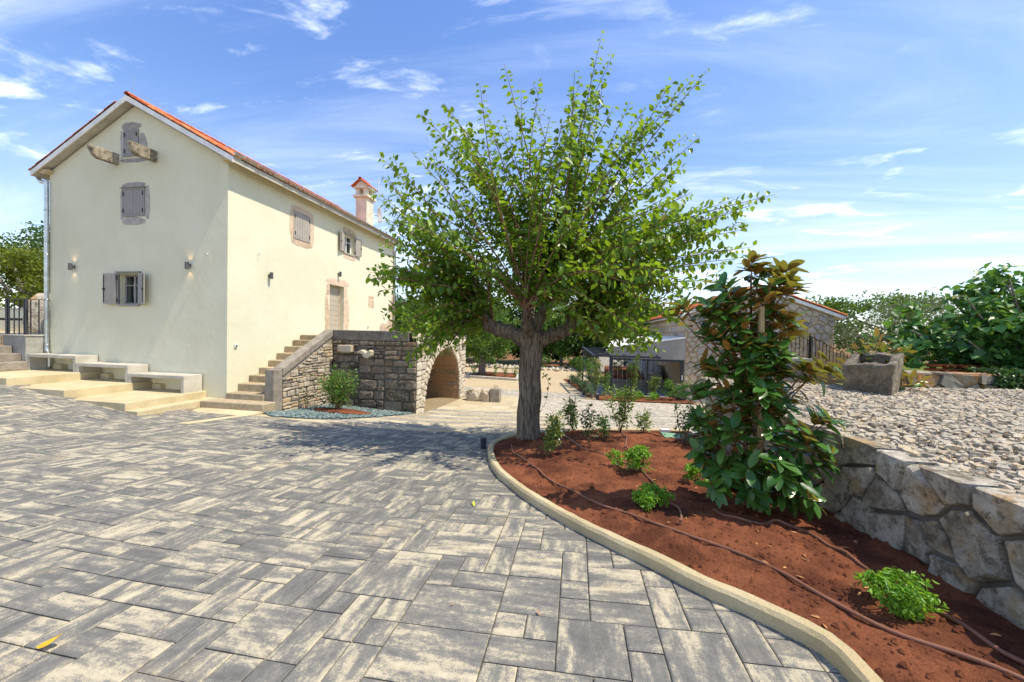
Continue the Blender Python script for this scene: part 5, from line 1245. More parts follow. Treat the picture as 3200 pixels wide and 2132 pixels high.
for k, (p, d, bd, L, z) in enumerate(specs):
    n = bd-d*bd.dot(d)
    if z < 1.2: n = n+Vector((0, 0, .8)); n = n-d*n.dot(d)
    if n.length < .05: n = d.orthogonal()
    n = (n.normalized()+Vector((R.gauss(0, .2), R.gauss(0, .2), R.gauss(0, .2)))); n = (n-d*n.dot(d)).normalized(); x = d.cross(n)
    if k < 298:
        M = Matrix(((x.x*L, d.x*L, n.x*L, p.x), (x.y*L, d.y*L, n.y*L, p.y), (x.z*L, d.z*L, n.z*L, p.z), (0, 0, 0, 1)))
        put(bpy.data.objects.new('leaf', R.choice(MLEAF if z < 1.2 else MLEAF[:3])), mag, M)
    else: rest.append((p, d, n, L))
if rest:
    lm = MB()
    for p, d, n, L in rest:
        x = d.cross(n); src = R.choice(MLEAF); lm.add([p+x*(v.co.x*L)+d*(v.co.y*L)+n*(v.co.z*L) for v in src.vertices], [tuple(q.vertices) for q in src.polygons], R.random())
    me = rawmesh('leaf_mass', lm.v, lm.f, MAT['magc'], True); me.attributes.new('rnd', 'FLOAT', 'POINT').data.foreach_set('value', lm.a); put(bpy.data.objects.new('leaf_mass', me), mag)['kind'] = 'stuff'
stk = thing('tree_stake', 'round wooden stake driven in beside the young magnolia', 'stake', (1.77, 3.88, 0))
mb = MB(); mb.tube([(1.775, 3.87, -.15), (1.75, 3.87, 1.0), (1.725, 3.87, 1.99)], [.031, .030, .029], 14); mb.build('pole', MAT['stake'], stk, True).modifiers.new('n', 'EDGE_SPLIT').split_angle = .7
mb = MB(); mb.tube([(1.745+.036*math.cos(t), 3.87+.036*math.sin(t), 1.02+.01*math.sin(t)) for t in [i*PI/8 for i in range(17)]], .010, 5); mb.tube([(1.72, 3.9, 1.03), (1.62, 3.95, 1.04)], .014, 5); mb.build('tie', plain('tie_band', (.32, .13, .08), .8), stk)

# ------------------------------------------------------------------ small plants of the bed
def sb(x, y): return (x, y, sz(x, y))
shrub('shrub', 'bright green rounded shrub in the middle of the red bed, left of the magnolia', sb(.81, 4.95), .30, .17, 900, .048, MAT['box'], 'low rounded shrubs in the red bed', clumps=22)
shrub('shrub', 'small bright green tuft touching the left side of the middle rounded shrub', sb(.56, 5.12), .22, .09, 170, .05, MAT['box'], clumps=7, stems=3)
shrub('shrub', 'bright green rounded shrub by the hose, nearest the front kerb', sb(.74, 3.78), .24, .15, 900, .042, MAT['box'], 'low rounded shrubs in the red bed', clumps=20)
shrub('shrub', 'low bright green shrub at the foot of the retaining wall, bottom right', sb(1.93, 2.52), .19, .17, 1300, .034, MAT['box'], 'low rounded shrubs in the red bed', clumps=34)
shrub('shrub', 'small bright green shrub half hidden behind the magnolia leaves', sb(1.45, 4.6), .30, .15, 320, .05, MAT['box'], clumps=10)
shrub('flowering_shrub', 'leaning sapling with small pale flowers just right of the mulberry trunk', sb(-.42, 5.75), .64, .22, 700, .055, MAT['thin'], lean=(.12, .05), stems=6, tall=True)
shrub('sapling', 'airy pale green sapling behind the bed, right of the mulberry trunk', sb(-.02, 8.1), .78, .28, 420, .07, MAT['thin'], stems=5, tall=True)
shrub('sapling', 'thin bare-stemmed sapling standing in the middle of the back row', sb(.26, 6.6), .74, .2, 220, .06, MAT['darkl'], stems=3, tall=True)
shrub('sapling', 'tallest pale green sapling at the back of the bed', sb(.98, 8.2), 1.15, .34, 700, .075, MAT['thin'], stems=5, tall=True)
shrub('sapling', 'low sparse sapling in front of the tallest one', sb(.55, 7.1), .45, .24, 260, .06, MAT['bush'], stems=5, tall=True)
shrub('sapling', 'short sparse sapling right of the tallest one at the back kerb', sb(1.45, 8.2), .55, .26, 260, .065, MAT['thin'], stems=4, tall=True)
shrub('sapling', 'dark-leaved upright sapling between the valve cover and the magnolia', sb(1.93, 7.0), .88, .18, 300, .06, MAT['darkl'], stems=5, tall=True)
shrub('sapling', 'bushy dark green sapling close behind the magnolia', sb(2.22, 6.7), .78, .24, 520, .06, MAT['bush'], stems=7, tall=True)
# hoses
def hose(label, P, r=.0125, end=None):
    t = thing('irrigation_hose', label, 'hose', (P[0][0], P[0][1], sz(*P[0])), 'brown irrigation hoses in the red bed')
    S = resample(P, 60); S = spline([(p.x+.0, p.y, sz(p.x, p.y)+r*.8) for p in [S[i] for i in range(0, 60, 3)]+[S[-1]]], 5)
    mb = MB(); mb.tube(S, r, 7); mb.build('pipe', MAT['hose'], t, True)
    if end:
        mb = MB(); q = end; mb.tube([(q[0], q[1], sz(*q)-.01), (q[0], q[1], sz(*q)+.05)], .016, 8); mb.build('fitting', MAT['hose'], t)
    return t
hose('long brown hose running from the mulberry trunk along the front kerb', [(-1.12,6.55),(-.98,6.0),(-.40,4.80),(.16,3.97),(.54,3.57),(.80,3.36),(.99,3.18),(1.25,3.0),(1.43,2.78),(1.6,2.46),(1.8,2.27),(1.97,2.13),(2.1,2.0)])
hose('brown hose looping through the bed past the two rounded shrubs', [(-.25,7.9),(-.1,7.2),(.14,6.05),(.6,5.5),(.86,5.2),(.90,4.74),(.96,4.18),(1.02,3.75),(.97,3.5),(.93,3.38)], end=(.93, 3.38))
hose('short wavy brown hose coming from the back kerb to the middle shrub', [(1.0,8.2),(.98,7.2),(.84,6.35),(.9,6.0),(.80,5.5)])
hose('brown hose circling the magnolia stake and running along the retaining wall', [(1.34,3.8),(1.42,3.61),(1.6,3.5),(1.82,3.62),(1.93,3.45),(2.0,3.05),(2.06,2.62),(2.1,2.39),(2.16,2.13),(2.2,1.9)])
hose('thin brown hose lying along the back kerb of the bed', [(-.6,7.8),(.1,8.1),(.75,8.45),(1.3,8.4),(1.7,7.7),(2.2,7.2)])
# valve cover, block, bollard, fallen leaves
vc = thing('valve_cover', 'flat green plastic valve cover in the red soil by the dark sapling', 'cover', sb(1.95, 7.75))
mb = MB(); z = sz(1.95, 7.75); mb.box(1.74, 2.16, 7.55, 7.92, z-.04, z+.035); mb.build('lid', MAT['green'], vc, bevel=.01)
mb = MB(); mb.box(1.74+.03, 1.80, 7.7, 7.78, z+.0355, z+.05); mb.build('handle', MAT['green'], vc)
wb = thing('concrete_block', 'small white concrete block behind the green valve cover', 'block', sb(1.88, 8.15)); mb = MB(); z = sz(1.88, 8.15); mb.box(1.78, 1.98, 8.1, 8.2, z-.05, z+.09); mb.build('block_body', MAT['white'], wb, bevel=.01)
def bollard(x, y, label, h=.20, r=.055, zf=gz):
    z = zf(x, y); t = thing('bollard_light', label, 'lamp', (x, y, z), 'short dark bollard lights'); mb = MB(); mb.cyl(x, y, z-.05, z+h*.62, r*.93, 18); mb.build('body', MAT['bollard'], t, True).modifiers.new('n', 'EDGE_SPLIT').split_angle = .7
    mb = MB(); mb.cyl(x, y, z+h*.62, z+h, r, 18); mb.build('head', MAT['bollard'], t, True).modifiers.new('n', 'EDGE_SPLIT').split_angle = .7
bollard(-1.66, 6.62, 'short dark bollard light on the paving at the tip of the kerb')
def fallen(name, label, x, y, a, L, mat, zf, curl=.3):
    me = leaf_mesh(name, -curl, mat, int(a*10)); o = put(bpy.data.objects.new(name, me), None); o.scale = (L*.8, L, L); o.rotation_euler = (.05, .25, a); o.location = (x, y, zf(x, y)+.006); return tag(o, label, 'leaf')
fallen('fallen_leaf', 'curled yellow fallen leaf on the paving, bottom left', -2.86, 1.50, -1.2, .14, MAT['yellow'], gz, .5)
fallen('fallen_leaf', 'small lime green fallen leaf on the paving near the curve of the kerb', -1.05, 3.82, .4, .075, MAT['lime'], gz)
fallen('fallen_leaf', 'tiny brown dry leaf lying on a paver joint near the bottom centre', -.18, 2.26, .8, .035, MAT['dry'], gz)
fallen('fallen_leaf', 'tiny brown dry leaf left of the other one on the light pavers', -.74, 2.27, 2.2, .03, MAT['dry'], gz)
R = random.Random(15); P, D = [], []
for k in range(46):
    x, y = R.uniform(.4, 2.35), R.uniform(1.9, 4.6)
    if bed_in(x-.05, y): P.append((x, y, sz(x, y)+.008)); D.append((R.gauss(0, 1), R.gauss(0, 1), .05))
n = len(P); o = leaves('dry_leaf_litter', P, D, np.c_[NP.normal(size=(n, 2))*.3, np.ones(n)], .03+.04*NP.random(n), .018, MAT['dry'], None); tag(o, 'dry brown leaf litter scattered on the red soil', 'litter', kind='stuff')
fl = [o for o in COL.objects if o.name == 'flowering_shrub'][0]; b = fl.location; n = 26
leaves('flower', np.c_[NP.uniform(b.x-.1, b.x+.28, n), NP.uniform(b.y-.15, b.y+.15, n), NP.uniform(b.z+.3, b.z+.62, n)], unit(n), unit(n, 1), .028, .026, MAT['white'], fl, kind='stuff')
# ------------------------------------------------------------------ stone house behind, with stair, railing, extension and pergola
SY, SX0, SX1, SE, SA, SXM = 21.2, 5.75, 12.82, 2.93, 4.30, 9.25
sh = thing('stone_house', 'low rubble stone house with red tiled roof behind the magnolia', 'house', (9, 25, -1))
mb = MB(); mb.add([(SX0, SY, -2), (SX1, SY, -2), (SX1, SY, SE), (SXM, SY, SA), (SX0, SY, SE)], [(0, 1, 2, 3, 4)]); mb.add([(SX0, SY, -2), (SX0, 31, -2), (SX0, 31, SE), (SX0, SY, SE)], [(1, 0, 3, 2)]); mb.add([(SX1, SY, -2), (SX1, 31, -2), (SX1, 31, SE), (SX1, SY, SE)], [(0, 1, 2, 3)])
sw = mb.build('wall', MAT['ochre'], sh)
SFr = Fr((SX0, SY, 0), (1, 0, 0), (0, -1, 0))
def roofz(x): return SE+(SA-SE)*(1-abs(x-SXM)/(SXM-SX0 if x < SXM else SX1-SXM))
def okg(u, v, w, h):
    x, z = SX0+u, -1.5+v
    if z+h/2 > roofz(x-w/2)-.05 or z+h/2 > roofz(x+w/2)-.05: return False
    if 3.2 < u < 4.55 and .75 < z < 3.5: return False
    return u > .75 or True
def roww(f, R): return R.uniform(.30, .42) if f < .45 else R.uniform(.16, .30)
m1, m2 = (SA-SE)/(SXM-SX0), (SA-SE)/(SX1-SXM)
polystones(sw, (SX0+.0, SY-.001, -1.5), (1, 0, 0), (0, 0, 1), (0, -1, 0), SX1-SX0, 5.9, 18, 20, .045, MAT['farst'], 2, .045, .48, 0., ((-m1, 1, SE+1.45), (m2, 1, SA+1.45+m2*(SXM-SX0))), lambda u, v: not (3.0 < u < 4.6 and 2.25 < v < 5.0))
rubble(sw, (SX0-.001, 31, .9), (0, -1, 0), (0, 0, 1), (-1, 0, 0), 9.75, 2.0, lambda f, R: R.uniform(.28, .42), (.5, 1.0), .04, MAT['farst'], 6, None, .06)
rf = MB()
for x0, x1 in ((SX0-.38, SXM), (SX1+.40, SXM)):
    zz0 = SE-.02-.38*(SA-SE)/(SXM-SX0); rf.hexa([(x0, SY-.18, zz0+.0), (x1, SY-.18, SA), (x1, 31.2, SA), (x0, 31.2, zz0), (x0, SY-.18, zz0+.16), (x1, SY-.18, SA+.16), (x1, 31.2, SA+.16), (x0, 31.2, zz0+.16)])
sroof = rf.build('roof', MAT['white'], sh)
mb = MB()
for x0, x1 in ((SX0-.42, SXM), (SX1+.44, SXM)):
    zz0 = SE-.02-.40*(SA-SE)/(SXM-SX0); V = []; K = 190
    for i in range(K+1):
        y = SY-.2+10.4*i/K; hh = .215+.045*math.sin(2*PI*i/4.0); V += [(x0, y, zz0+hh), (x1, y, SA+hh)]
    mb.add(V, [(2*i, 2*i+2, 2*i+3, 2*i+1) for i in range(K)])
mb.build('tile_field', MAT['tile'], sroof)
for s, x0 in ((1, SX0-.42), (-1, SX1+.44)):
    for k in range(10):
        t = k*.37; x = x0+s*t; z = SE-.02+(t-.40)*(SA-SE)/(SXM-SX0)+.20; tile(sroof, (x, SY-.16, z), (s, 0, .40), (0, 0, 1))
mb = MB(); halfpipe(mb, (SX0-.46, SY-.2, SE-.02), (SX0-.46, 31, SE-.04), .07); mb.build('gutter', MAT['lampg'], sh, True)
mb = MB(); halfpipe(mb, (SX1+.48, SY-.25, SE-.05), (SX1+.48, 31, SE-.07), .07); mb.build('gutter', MAT['lampg'], sh, True)
mb = MB(); SFr.box(mb, 3.35, 4.25, .78, 3.15, .0, .03); d2 = mb.build('door', MAT['shut'], sh)
mb = MB(); SFr.box(mb, 4.27, 4.55, .78, 3.2, .0, .07); SFr.box(mb, 3.05, 3.33, .78, 3.2, .0, .07); SFr.box(mb, 3.0, 4.6, 3.21, 3.5, .0, .075); mb.build('surround', MAT['bench'], sh, bevel=.01)
wall_lamp(SFr, 5.36, 2.42, 'small dark lamp on the stone gable, right of its door')
mb = MB(); SFr.box(mb, 1.9, 2.06, -.62, -.46, .0, .08); mb.build('vent', MAT['black'], sh)
# landing and stair towards the right
so = thing('outside_stair', 'stone stair and landing with railing on the gable of the stone house', 'stairs', (11, 20, .2))
mb = MB(); mb.box(8.2, 11.1, 19.9, SY-.06, -1.6, .66); pd = mb.build('landing_base', MAT['ochre'], so)
rubble(pd, (8.22, 19.899, -.6), (1, 0, 0), (0, 0, 1), (0, -1, 0), 2.86, 1.25, lambda f, R: R.uniform(.22, .33), (.3, .6), .04, MAT['farst'], 9, None, .05)
mb = MB(); mb.box(8.1, 11.15, 19.84, SY-.07, .662, .80); mb.build('landing_slab', MAT['bench'], so, bevel=.01)
for k in range(6): mb = MB(); mb.box(11.15+k*.32, 11.15+(k+1)*.32+.06, 19.95+.002*k, SY-.08, -.8, .62-k*.17); mb.build('step', MAT['bench'], so, bevel=.01)
mb = MB(); mb.prism([(11.15, 19.85, .68), (13.1, 19.85, -.42), (13.1, 19.85, -1.4), (11.15, 19.85, -1.4)], (0, .09, 0)); mb.build('string_wall', MAT['ochre'], so)
mb = MB(); mb.prism([(12.0, SY-.4, 1.15), (12.9, SY-.4, 1.10), (13.9, SY-.4, .55), (13.9, SY-.4, -1), (12.0, SY-.4, -1)], (0, .3, 0)); mb.build('side_parapet', MAT['ochre'], so)
rl2 = thing('railing', 'thin black railing along the landing and stair of the stone house', 'railing', (10, 19.9, .8))
railing(rl2, [(8.3, 19.95, .802), (11.05, 19.95, .802)], 1.15, .17, .02, MAT['black']); railing(rl2, [(11.1, 19.95, .78), (13.05, 19.95, -.30)], 1.10, .17, .02, MAT['black'])
# grey flat extension and pergola
ex = thing('flat_extension', 'grey rendered flat-roofed extension left of the stone house', 'building', (3.8, 22, -1))
mb = MB(); mb.hexa([(1.82, 21.0, .47), (5.74, 21.0, .47), (5.74, 22.4, .47), (1.82, 22.4, .47), (1.82, 21.0, 1.0), (5.74, 21.0, 1.63), (5.74, 22.4, 1.63), (1.82, 22.4, 1.0)]); mb.build('wall', MAT['render'], ex)
mb = MB(); mb.hexa([(1.76, 20.95, 1.003), (5.73, 20.95, 1.640), (5.73, 25.0, 1.72), (1.76, 25.0, 1.50), (1.76, 20.95, 1.06), (5.73, 20.95, 1.70), (5.73, 25.0, 1.78), (1.76, 25.0, 1.56)]); mb.build('roof', MAT['white'], ex)
mb = MB()
for x in (1.84, 3.75, 5.55): mb.box(x, x+.14, 21.02, 21.12, -1.6, .468)
mb.box(1.985, 3.745, 21.03, 21.11, .36, .467); mb.box(3.895, 5.545, 21.03, 21.11, .36, .467); fr_ = mb.build('door_frame', MAT['anthr'], ex)
mb = MB(); mb.box(5.60, 5.64, 20.98, 21.02, -.6, -.35); mb.build('door_handle', MAT['plastic'], fr_)
pg = thing('pergola', 'dark steel pergola frame in front of the grey extension', 'pergola', (2.5, 20.3, -1.5))
def pbar(n, a, b, w, h=None): mb = MB(); mb.bar(a, b, w, h); mb.build(n, MAT['anthr'], pg)
zt = .60
pbar('post', (1.86, 20.45, -1.6), (1.86, 20.45, zt-.02), .17); pbar('post', (.45, 24.6, -1.6), (.45, 24.6, .86), .10); pbar('post', (1.05, 20.5, -1.6), (1.05, 20.5, zt-.02), .05)
pbar('beam', (.92, 20.3, zt), (4.35, 20.3, zt), .12, .10); pbar('beam', (.94, 20.3, zt+.0), (.40, 24.8, .90), .10, .10); pbar('beam', (4.3, 20.37, zt-.003), (4.3, 20.98, zt+.05), .09, .09); pbar('beam', (2.6, 20.37, zt-.003), (2.6, 20.98, zt+.05), .09, .09)
for k in range(5): f = (k+.6)/5.2; y = 20.37+4.4*f; pbar('rafter', (.94-.54*f+.05, y, zt+.30*f+.004), (1.80, y, zt+.28*f+.03), .09, .09)
mb = MB()
for k in range(14): x = 1.0+k*.24; mb.bar((x, 20.3, -1.5), (x, 20.3, zt-.05), .006, .006, (0, 1, 0))
for k in range(12): f = k/12; mb.bar((.92-.5*f, 20.4+4.2*f, -1.55), (.92-.5*f, 20.4+4.2*f, zt+.28*f), .006, .006, (0, 1, 0))
mb.build('climbing_wires', MAT['zinc'], pg)
# patio seen through it
pt = thing('patio_deck', 'grey-blue boarded patio deck under the pergola', 'deck', (3, 21, -1.55))
for k in range(16): mb = MB(); mb.box(.75, 5.6, 20.45+k*.3, 20.45+k*.3+.285, -1.60, -1.535); mb.build('board', MAT['deck'], pt)
mb = MB(); mb.box(.70, 5.65, 20.36, 20.44, -1.65, -1.50); mb.build('edge', MAT['bench'], pt)
pl = thing('concrete_planter', 'low board-marked concrete planter with red soil on the patio', 'planter', (3, 24.2, -1.5))
mb = MB(); mb.box(1.9, 4.25, 23.6, 23.75, -1.55, -1.0); mb.build('front_wall', MAT['boardc'], pl)
mb = MB(); mb.hexa([(1.9, 23.76, -1.2), (4.2, 23.76, -1.2), (4.0, 25.6, -1.2), (1.9, 25.6, -1.2), (1.9, 23.76, -1.03), (4.2, 23.76, -1.03), (4.0, 25.6, -.35), (1.9, 25.6, -.35)]); mb.build('soil', MAT['soil'], pl)
shrub('shrub', 'dark bushy shrub in the concrete planter behind the pergola', (3.1, 24.4, -.85), 1.1, .75, 900, .09, MAT['darkl'], clumps=18)
gs = thing('garden_stair', 'small concrete garden stair beside the planter behind the pergola', 'stairs', (4.7, 24.5, -1.5))
for k in range(5): mb = MB(); mb.box(4.28, 5.0, 23.7+k*.33, 24.5+k*.33, -1.55, -1.38+k*.17); mb.build('step', MAT['bench'], gs)
mb = MB(); mb.prism([(4.252, 23.62, -1.5), (4.252, 25.6, -1.5), (4.252, 25.6, -.2), (4.252, 23.62, -1.0)], (.026, 0, 0)); mb.build('cheek', MAT['greyc'], gs)
cw = thing('curved_wall', 'curved board-marked concrete retaining wall behind the pergola, right', 'wall', (5.6, 24.4, -1.5))
mb = MB(); P = spline([(5.05, 23.4, 0), (5.1, 24.4, 0), (5.3, 25.4, 0), (5.0, 26.4, 0)], 5)
for a, b in zip(P, P[1:]):
    za, zb = -.95+.75*min(1, (a.y-23.4)/2.4), -.95+.75*min(1, (b.y-23.4)/2.4); mb.hexa([(a.x, a.y, -1.6), (a.x+.16, a.y, -1.6), (b.x+.16, b.y, -1.6), (b.x, b.y, -1.6), (a.x, a.y, za), (a.x+.16, a.y, za), (b.x+.16, b.y, zb), (b.x, b.y, zb)])
mb.box(5.3, 8.0, 25.6, 25.8, -1.6, -.2); mb.build('wall_body', MAT['boardc'], cw)
xs = np.linspace(1.7, 5.7, 12); ys = np.linspace(25.8, 31, 12)
struct(sheet('gravel_bank', xs, ys, lambda X, Y: -.75+(Y-25.8)*.26+.0*X, MAT['bankg']))
# red planting strip in front of the pergola
psoil = lambda X, Y: gnd(X, Y)+.05
def pin(x, y): return (x > 1.15-(y-18.2)*.09 and 18.25 < y < 20.32 and x < 5.6) or (-.95-(y-20)*.0 < x+.9 and x < .75-(y-20.3)*.09 and y >= 18.9 and x > .95-(y-18.2)*.21-.2*0)
xs = np.linspace(-1.2, 5.7, 70); ys = np.linspace(18.2, 27, 80)
struct(sheet('pergola_bed_soil', xs, ys, psoil, MAT['soil'], .0, pin))
def pk(x, y): return (x, y, gz(x, y)+.05)
for k, (x, y, h, r, lab) in enumerate(((2.15, 18.9, .42, .28, 'leftmost small clipped shrub in the strip before the pergola'), (2.45, 18.75, .36, .22, 'small clipped shrub second from the left in the pergola strip'), (2.95, 18.9, .40, .24, 'small clipped shrub third from the left in the pergola strip'), (3.25, 19.4, .42, .25, 'small clipped shrub set back a little, fourth in the pergola strip'), (3.65, 18.8, .36, .28, 'low wide clipped shrub fifth in the pergola strip'), (3.85, 19.1, .42, .22, 'small clipped shrub sixth in the pergola strip'))):
    shrub('clipped_shrub', lab, pk(x, y), h, r, 420, .06, MAT['box'], 'clipped shrubs before the pergola', stems=3, clumps=10)
shrub('shrub', 'largest leafy green shrub at the right end of the pergola strip', pk(4.7, 19.2), .95, .55, 1000, .09, MAT['bush'], clumps=18)
shrub('shrub', 'narrow speckled shrub against the corner of the stone house', pk(5.35, 19.3), 1.05, .28, 520, .07, MAT['thin'], clumps=12)
shrub('climber', 'yellow-green vine sapling in front of the right pergola post', pk(3.9, 19.9), 1.15, .32, 420, .10, MAT['thin'], stems=4, tall=True)
shrub('climber', 'tall pale climbing plant trained on the wires in the pergola middle', pk(2.95, 20.1), 2.1, .38, 620, .09, MAT['thin'], stems=4, tall=True)
shrub('climber', 'climbing plant just left of the thick pergola post', pk(1.55, 20.0), 1.2, .30, 420, .08, MAT['bush'], stems=4, tall=True)
shrub('climber', 'tall climbing plant at the pergola corner wires', pk(1.05, 19.7), 2.0, .42, 720, .09, MAT['thin'], stems=5, tall=True)
shrub('climber', 'climbing plant on the second wire along the pergola side', pk(.75, 21.4), 1.9, .36, 600, .09, MAT['bush'], stems=4, tall=True)
shrub('climber', 'climbing plant farthest back along the pergola side', pk(.25, 23.6), 2.1, .36, 600, .10, MAT['bush'], stems=4, tall=True)
for k, lab in enumerate(('nearest grey-green lavender clump at the corner of the pergola bed', 'second grey-green lavender clump along the pergola bed edge', 'third grey-green lavender clump along the pergola bed edge', 'fourth grey-green lavender clump along the pergola bed edge', 'farthest grey-green lavender clump along the pergola bed edge')):
    y = 19.3+k*1.25; x = .82-(y-19.3)*.20; shrub('lavender', lab, pk(x, y), .62, .36, 520, .13, MAT['lav'], 'lavender clumps along the pergola bed', stems=4, clumps=12, asp=.16, cat='plant')
bollard(1.08, 18.5, 'short dark bollard light at the front corner of the pergola bed', .24, .09); bollard(.45, 20.1, 'short dark bollard light in the red strip beside the lavender', .24, .09); bollard(-.45, 24.9, 'short dark bollard light at the far end of the lavender row', .24, .09); bollard(-7.9, 25.6, 'short dark bollard light left of the square tree bed', .28, .09)
# ramp stub at the stone house corner
rs = thing('ramp_plinth', 'sloping pale concrete plinth at the left foot of the stone house', 'plinth', (6, 20, -1.3))
mb = MB(); mb.prism([(5.35, 19.3, -1.5), (7.2, 19.3, -1.5), (7.2, 19.3, -1.3), (5.35, 19.3, -.80)], (0, 1.9, 0)); mb.build('plinth_body', MAT['bench'], rs, bevel=.01)

# ------------------------------------------------------------------ far garden: second mulberry in a kerbed bed, rubble, trees
qb = thing('tree_bed_kerb', 'square stone kerb round the farther tree beyond the arch', 'kerb', (-6, 26, -1.5))
for (a, b) in (((-8.0, 24.9), (-3.9, 24.7)), ((-8.0, 24.9), (-7.4, 29.2)), ((-3.9, 24.7), (-4.5, 29.0)), ((-7.4, 29.2), (-4.5, 29.0))):
    mb = MB(); mb.bar((*a, gz(*a)+.04), (*b, gz(*b)+.04), .28, .22); mb.build('kerb_stone', MAT['bench'], qb, bevel=.02)
def qin(x, y): return -7.9+(y-24.9)*.14 < x < -4.0-(y-24.7)*.14 and 24.9 < y < 29
xs = np.linspace(-8.2, -3.8, 30); ys = np.linspace(24.6, 29.3, 30)
struct(sheet('tree_bed_soil', xs, ys, gnd, MAT['soil'], .09, qin))
tree('mulberry_tree', 'darker second tree with leaning trunk in the square bed beyond the arch', 'tree', (-6.9, 26.6, gz(-6.9, 26.6)), 4.6, (2.6, 2.4, 1.7), 9000, .17, MAT['wood2'], MAT['fbark'], .26, 60, cz=3.1, trunk_h=2.0, asp=.65)
for k, (x, y, h) in enumerate(((-7.2, 25.5, .8), (-5.6, 25.3, 1.0), (-4.9, 25.6, .9), (-4.3, 26.2, .7))):
    shrub('sapling', ('leftmost young plant in the square bed beyond the arch', 'young plant second from the left in the square bed', 'young plant third from the left in the square bed', 'rightmost young plant in the square bed beyond the arch')[k], pk(x, y), h, .25, 160, .09, MAT['bush'], stems=4, tall=True)
R = random.Random(64); mb = MB()
for k in range(900):
    x = R.uniform(-16, 6); y = 35.2+R.gauss(0, .7)+.6*math.sin(x*.4); s = R.uniform(.10, .30)*(1 if R.random() < .3 else .6); z = gz(x, y)-.06+R.uniform(0, .22)
    mb.add([(x+s, y, z), (x-s, y+.2*s, z), (x, y+s, z+.1*s), (x, y-s, z), (x+.2*s, y, z+s*.8), (x, y, z-s)], [(0, 2, 4), (2, 1, 4), (1, 3, 4), (3, 0, 4), (2, 0, 5), (1, 2, 5), (3, 1, 5), (0, 3, 5)], R.random())
o = mb.build('rubble_heap', MAT['archst'], None, attr=True); tag(o, 'long low heap of pale field stones at the edge of the wood', 'rubble', kind='stuff')
woods = [(-22, 40, 7.5, 3.5, 'wood1', 'tall dark tree at the wood edge, seen just right of the farmhouse end'), (-17.5, 38, 6.3, 3.1, 'wood2', 'light green tree at the wood edge left of the arch top'), (-13.0, 39, 6.7, 3.3, 'wood1', 'dark tree at the wood edge behind the arch wall'), (-8.8, 38, 6.3, 3.1, 'wood2', 'light green tree at the wood edge behind the second mulberry'), (-5.0, 39.5, 6.9, 3.3, 'wood1', 'dark tree at the wood edge left of the big trunk'), (-1.5, 37.5, 6.5, 3.2, 'wood2', 'light green tree at the wood edge right behind the big trunk'), (1.8, 37.0, 6.9, 3.4, 'wood1', 'dark ivy-like tree at the wood edge right of the big trunk'), (5.2, 38.5, 7.1, 3.5, 'wood1', 'dark tree at the wood edge behind the pergola'), (9.0, 40, 6.7, 3.3, 'wood2', 'light green tree at the wood edge above the flat extension'), (-27, 46, 7.8, 4.1, 'wood1', 'far dark tree at the left end of the wood edge'), (-11, 44, 7.6, 3.6, 'wood1', 'tall dark tree in the second row behind the arch'), (-3.2, 44, 7.4, 3.6, 'wood2', 'tall light green tree in the second row behind the big trunk'), (3.5, 43, 7.4, 3.6, 'wood1', 'tall dark tree in the second row behind the pergola'), (-19.5, 45, 7.6, 3.8, 'wood2', 'tall light green tree in the second row right of the farmhouse end')]
for (x, y, h, r, m, lab) in woods: tree('woodland_tree', lab, 'tree', (x, y, gz(x, y)), h, (r, r*.8, h*.46), 9000, .27, MAT[m], MAT['fbark'], .16, 70, 'trees at the wood edge', cz=h*.55, trunk_h=h*.35, asp=.6, cr=.26)
for k, (x, y, r, m, lab) in enumerate(((-3.4, 34.6, .9, 'bush', 'light roundish bush at the wood edge left of the big trunk'), (-8.6, 34.3, 1.0, 'bush', 'pale bush by the rubble heap beyond the square bed'), (.3, 34.6, .9, 'wood2', 'low bush at the wood edge right of the big trunk'), (3.2, 34.4, 1.0, 'wood1', 'dark low bush at the wood edge near the pergola side'), (-11.5, 34.8, 1.1, 'wood2', 'low bush at the wood edge behind the arch'))):
    shrub('bush', lab, (x, y, gz(x, y)), 1.5*r, r, 900, .16, MAT[m], stems=4, clumps=20, asp=.6, cat='bush')
# left trees behind the railing
tree('oak_tree', 'yellow-green round tree behind the left railing', 'tree', (-30.5, 15.5, 1.4), 4.3, (3.4, 2.4, 1.9), 12000, .15, MAT['oakl'], MAT['fbark'], .2, 90, cz=2.5, trunk_h=1.2, asp=.6, cr=.24)
tree('oak_tree', 'taller dark green tree behind the yellow-green one at the left edge', 'tree', (-34.5, 20.0, 1.5), 6.2, (5.4, 3.2, 2.6), 13000, .17, MAT['wood1'], MAT['fbark'], .25, 100, cz=3.9, trunk_h=2.0, asp=.6, cr=.24)
# right: lawn, garden wall with ivy, roof tile stack, olive, fig, small magnolia
xs = np.r_[np.linspace(5.0, 26, 30), 40, 70]; ys = np.r_[np.linspace(8.35, 20, 22)]
struct(sheet('lawn', xs, ys, lambda X, Y: .62+.02*(Y-8)+.06*np.sin(X*.7), MAT['lawn'], .0, lambda x, y: x > .62*y+.35))
gw = thing('garden_wall', 'low polygonal stone garden wall behind the trough', 'wall', (9, 9.6, .6))
mb = MB(); mb.box(6.3, 14.5, 9.56, 9.9, .2, 1.00); mb.build('wall_core', MAT['darkmortar'], gw)
polystones(gw, (6.3, 9.559, .45), (1, 0, 0), (0, 0, 1), (0, -1, 0), 8.2, .57, 24, 2, .06, MAT['lowst'], 5, .02, .35)
R = random.Random(2); x = 6.3
while x < 14.4: w = R.uniform(.3, .6); piece(R.choice(pool(MAT['lowst'])), 'coping_stone', gw, Vector((x+w/2, 9.72, .985)), Vector((1, 0, 0)), Vector((0, 1, 0)), Vector((0, 0, 1)), w-.02, .42, .06); x += w
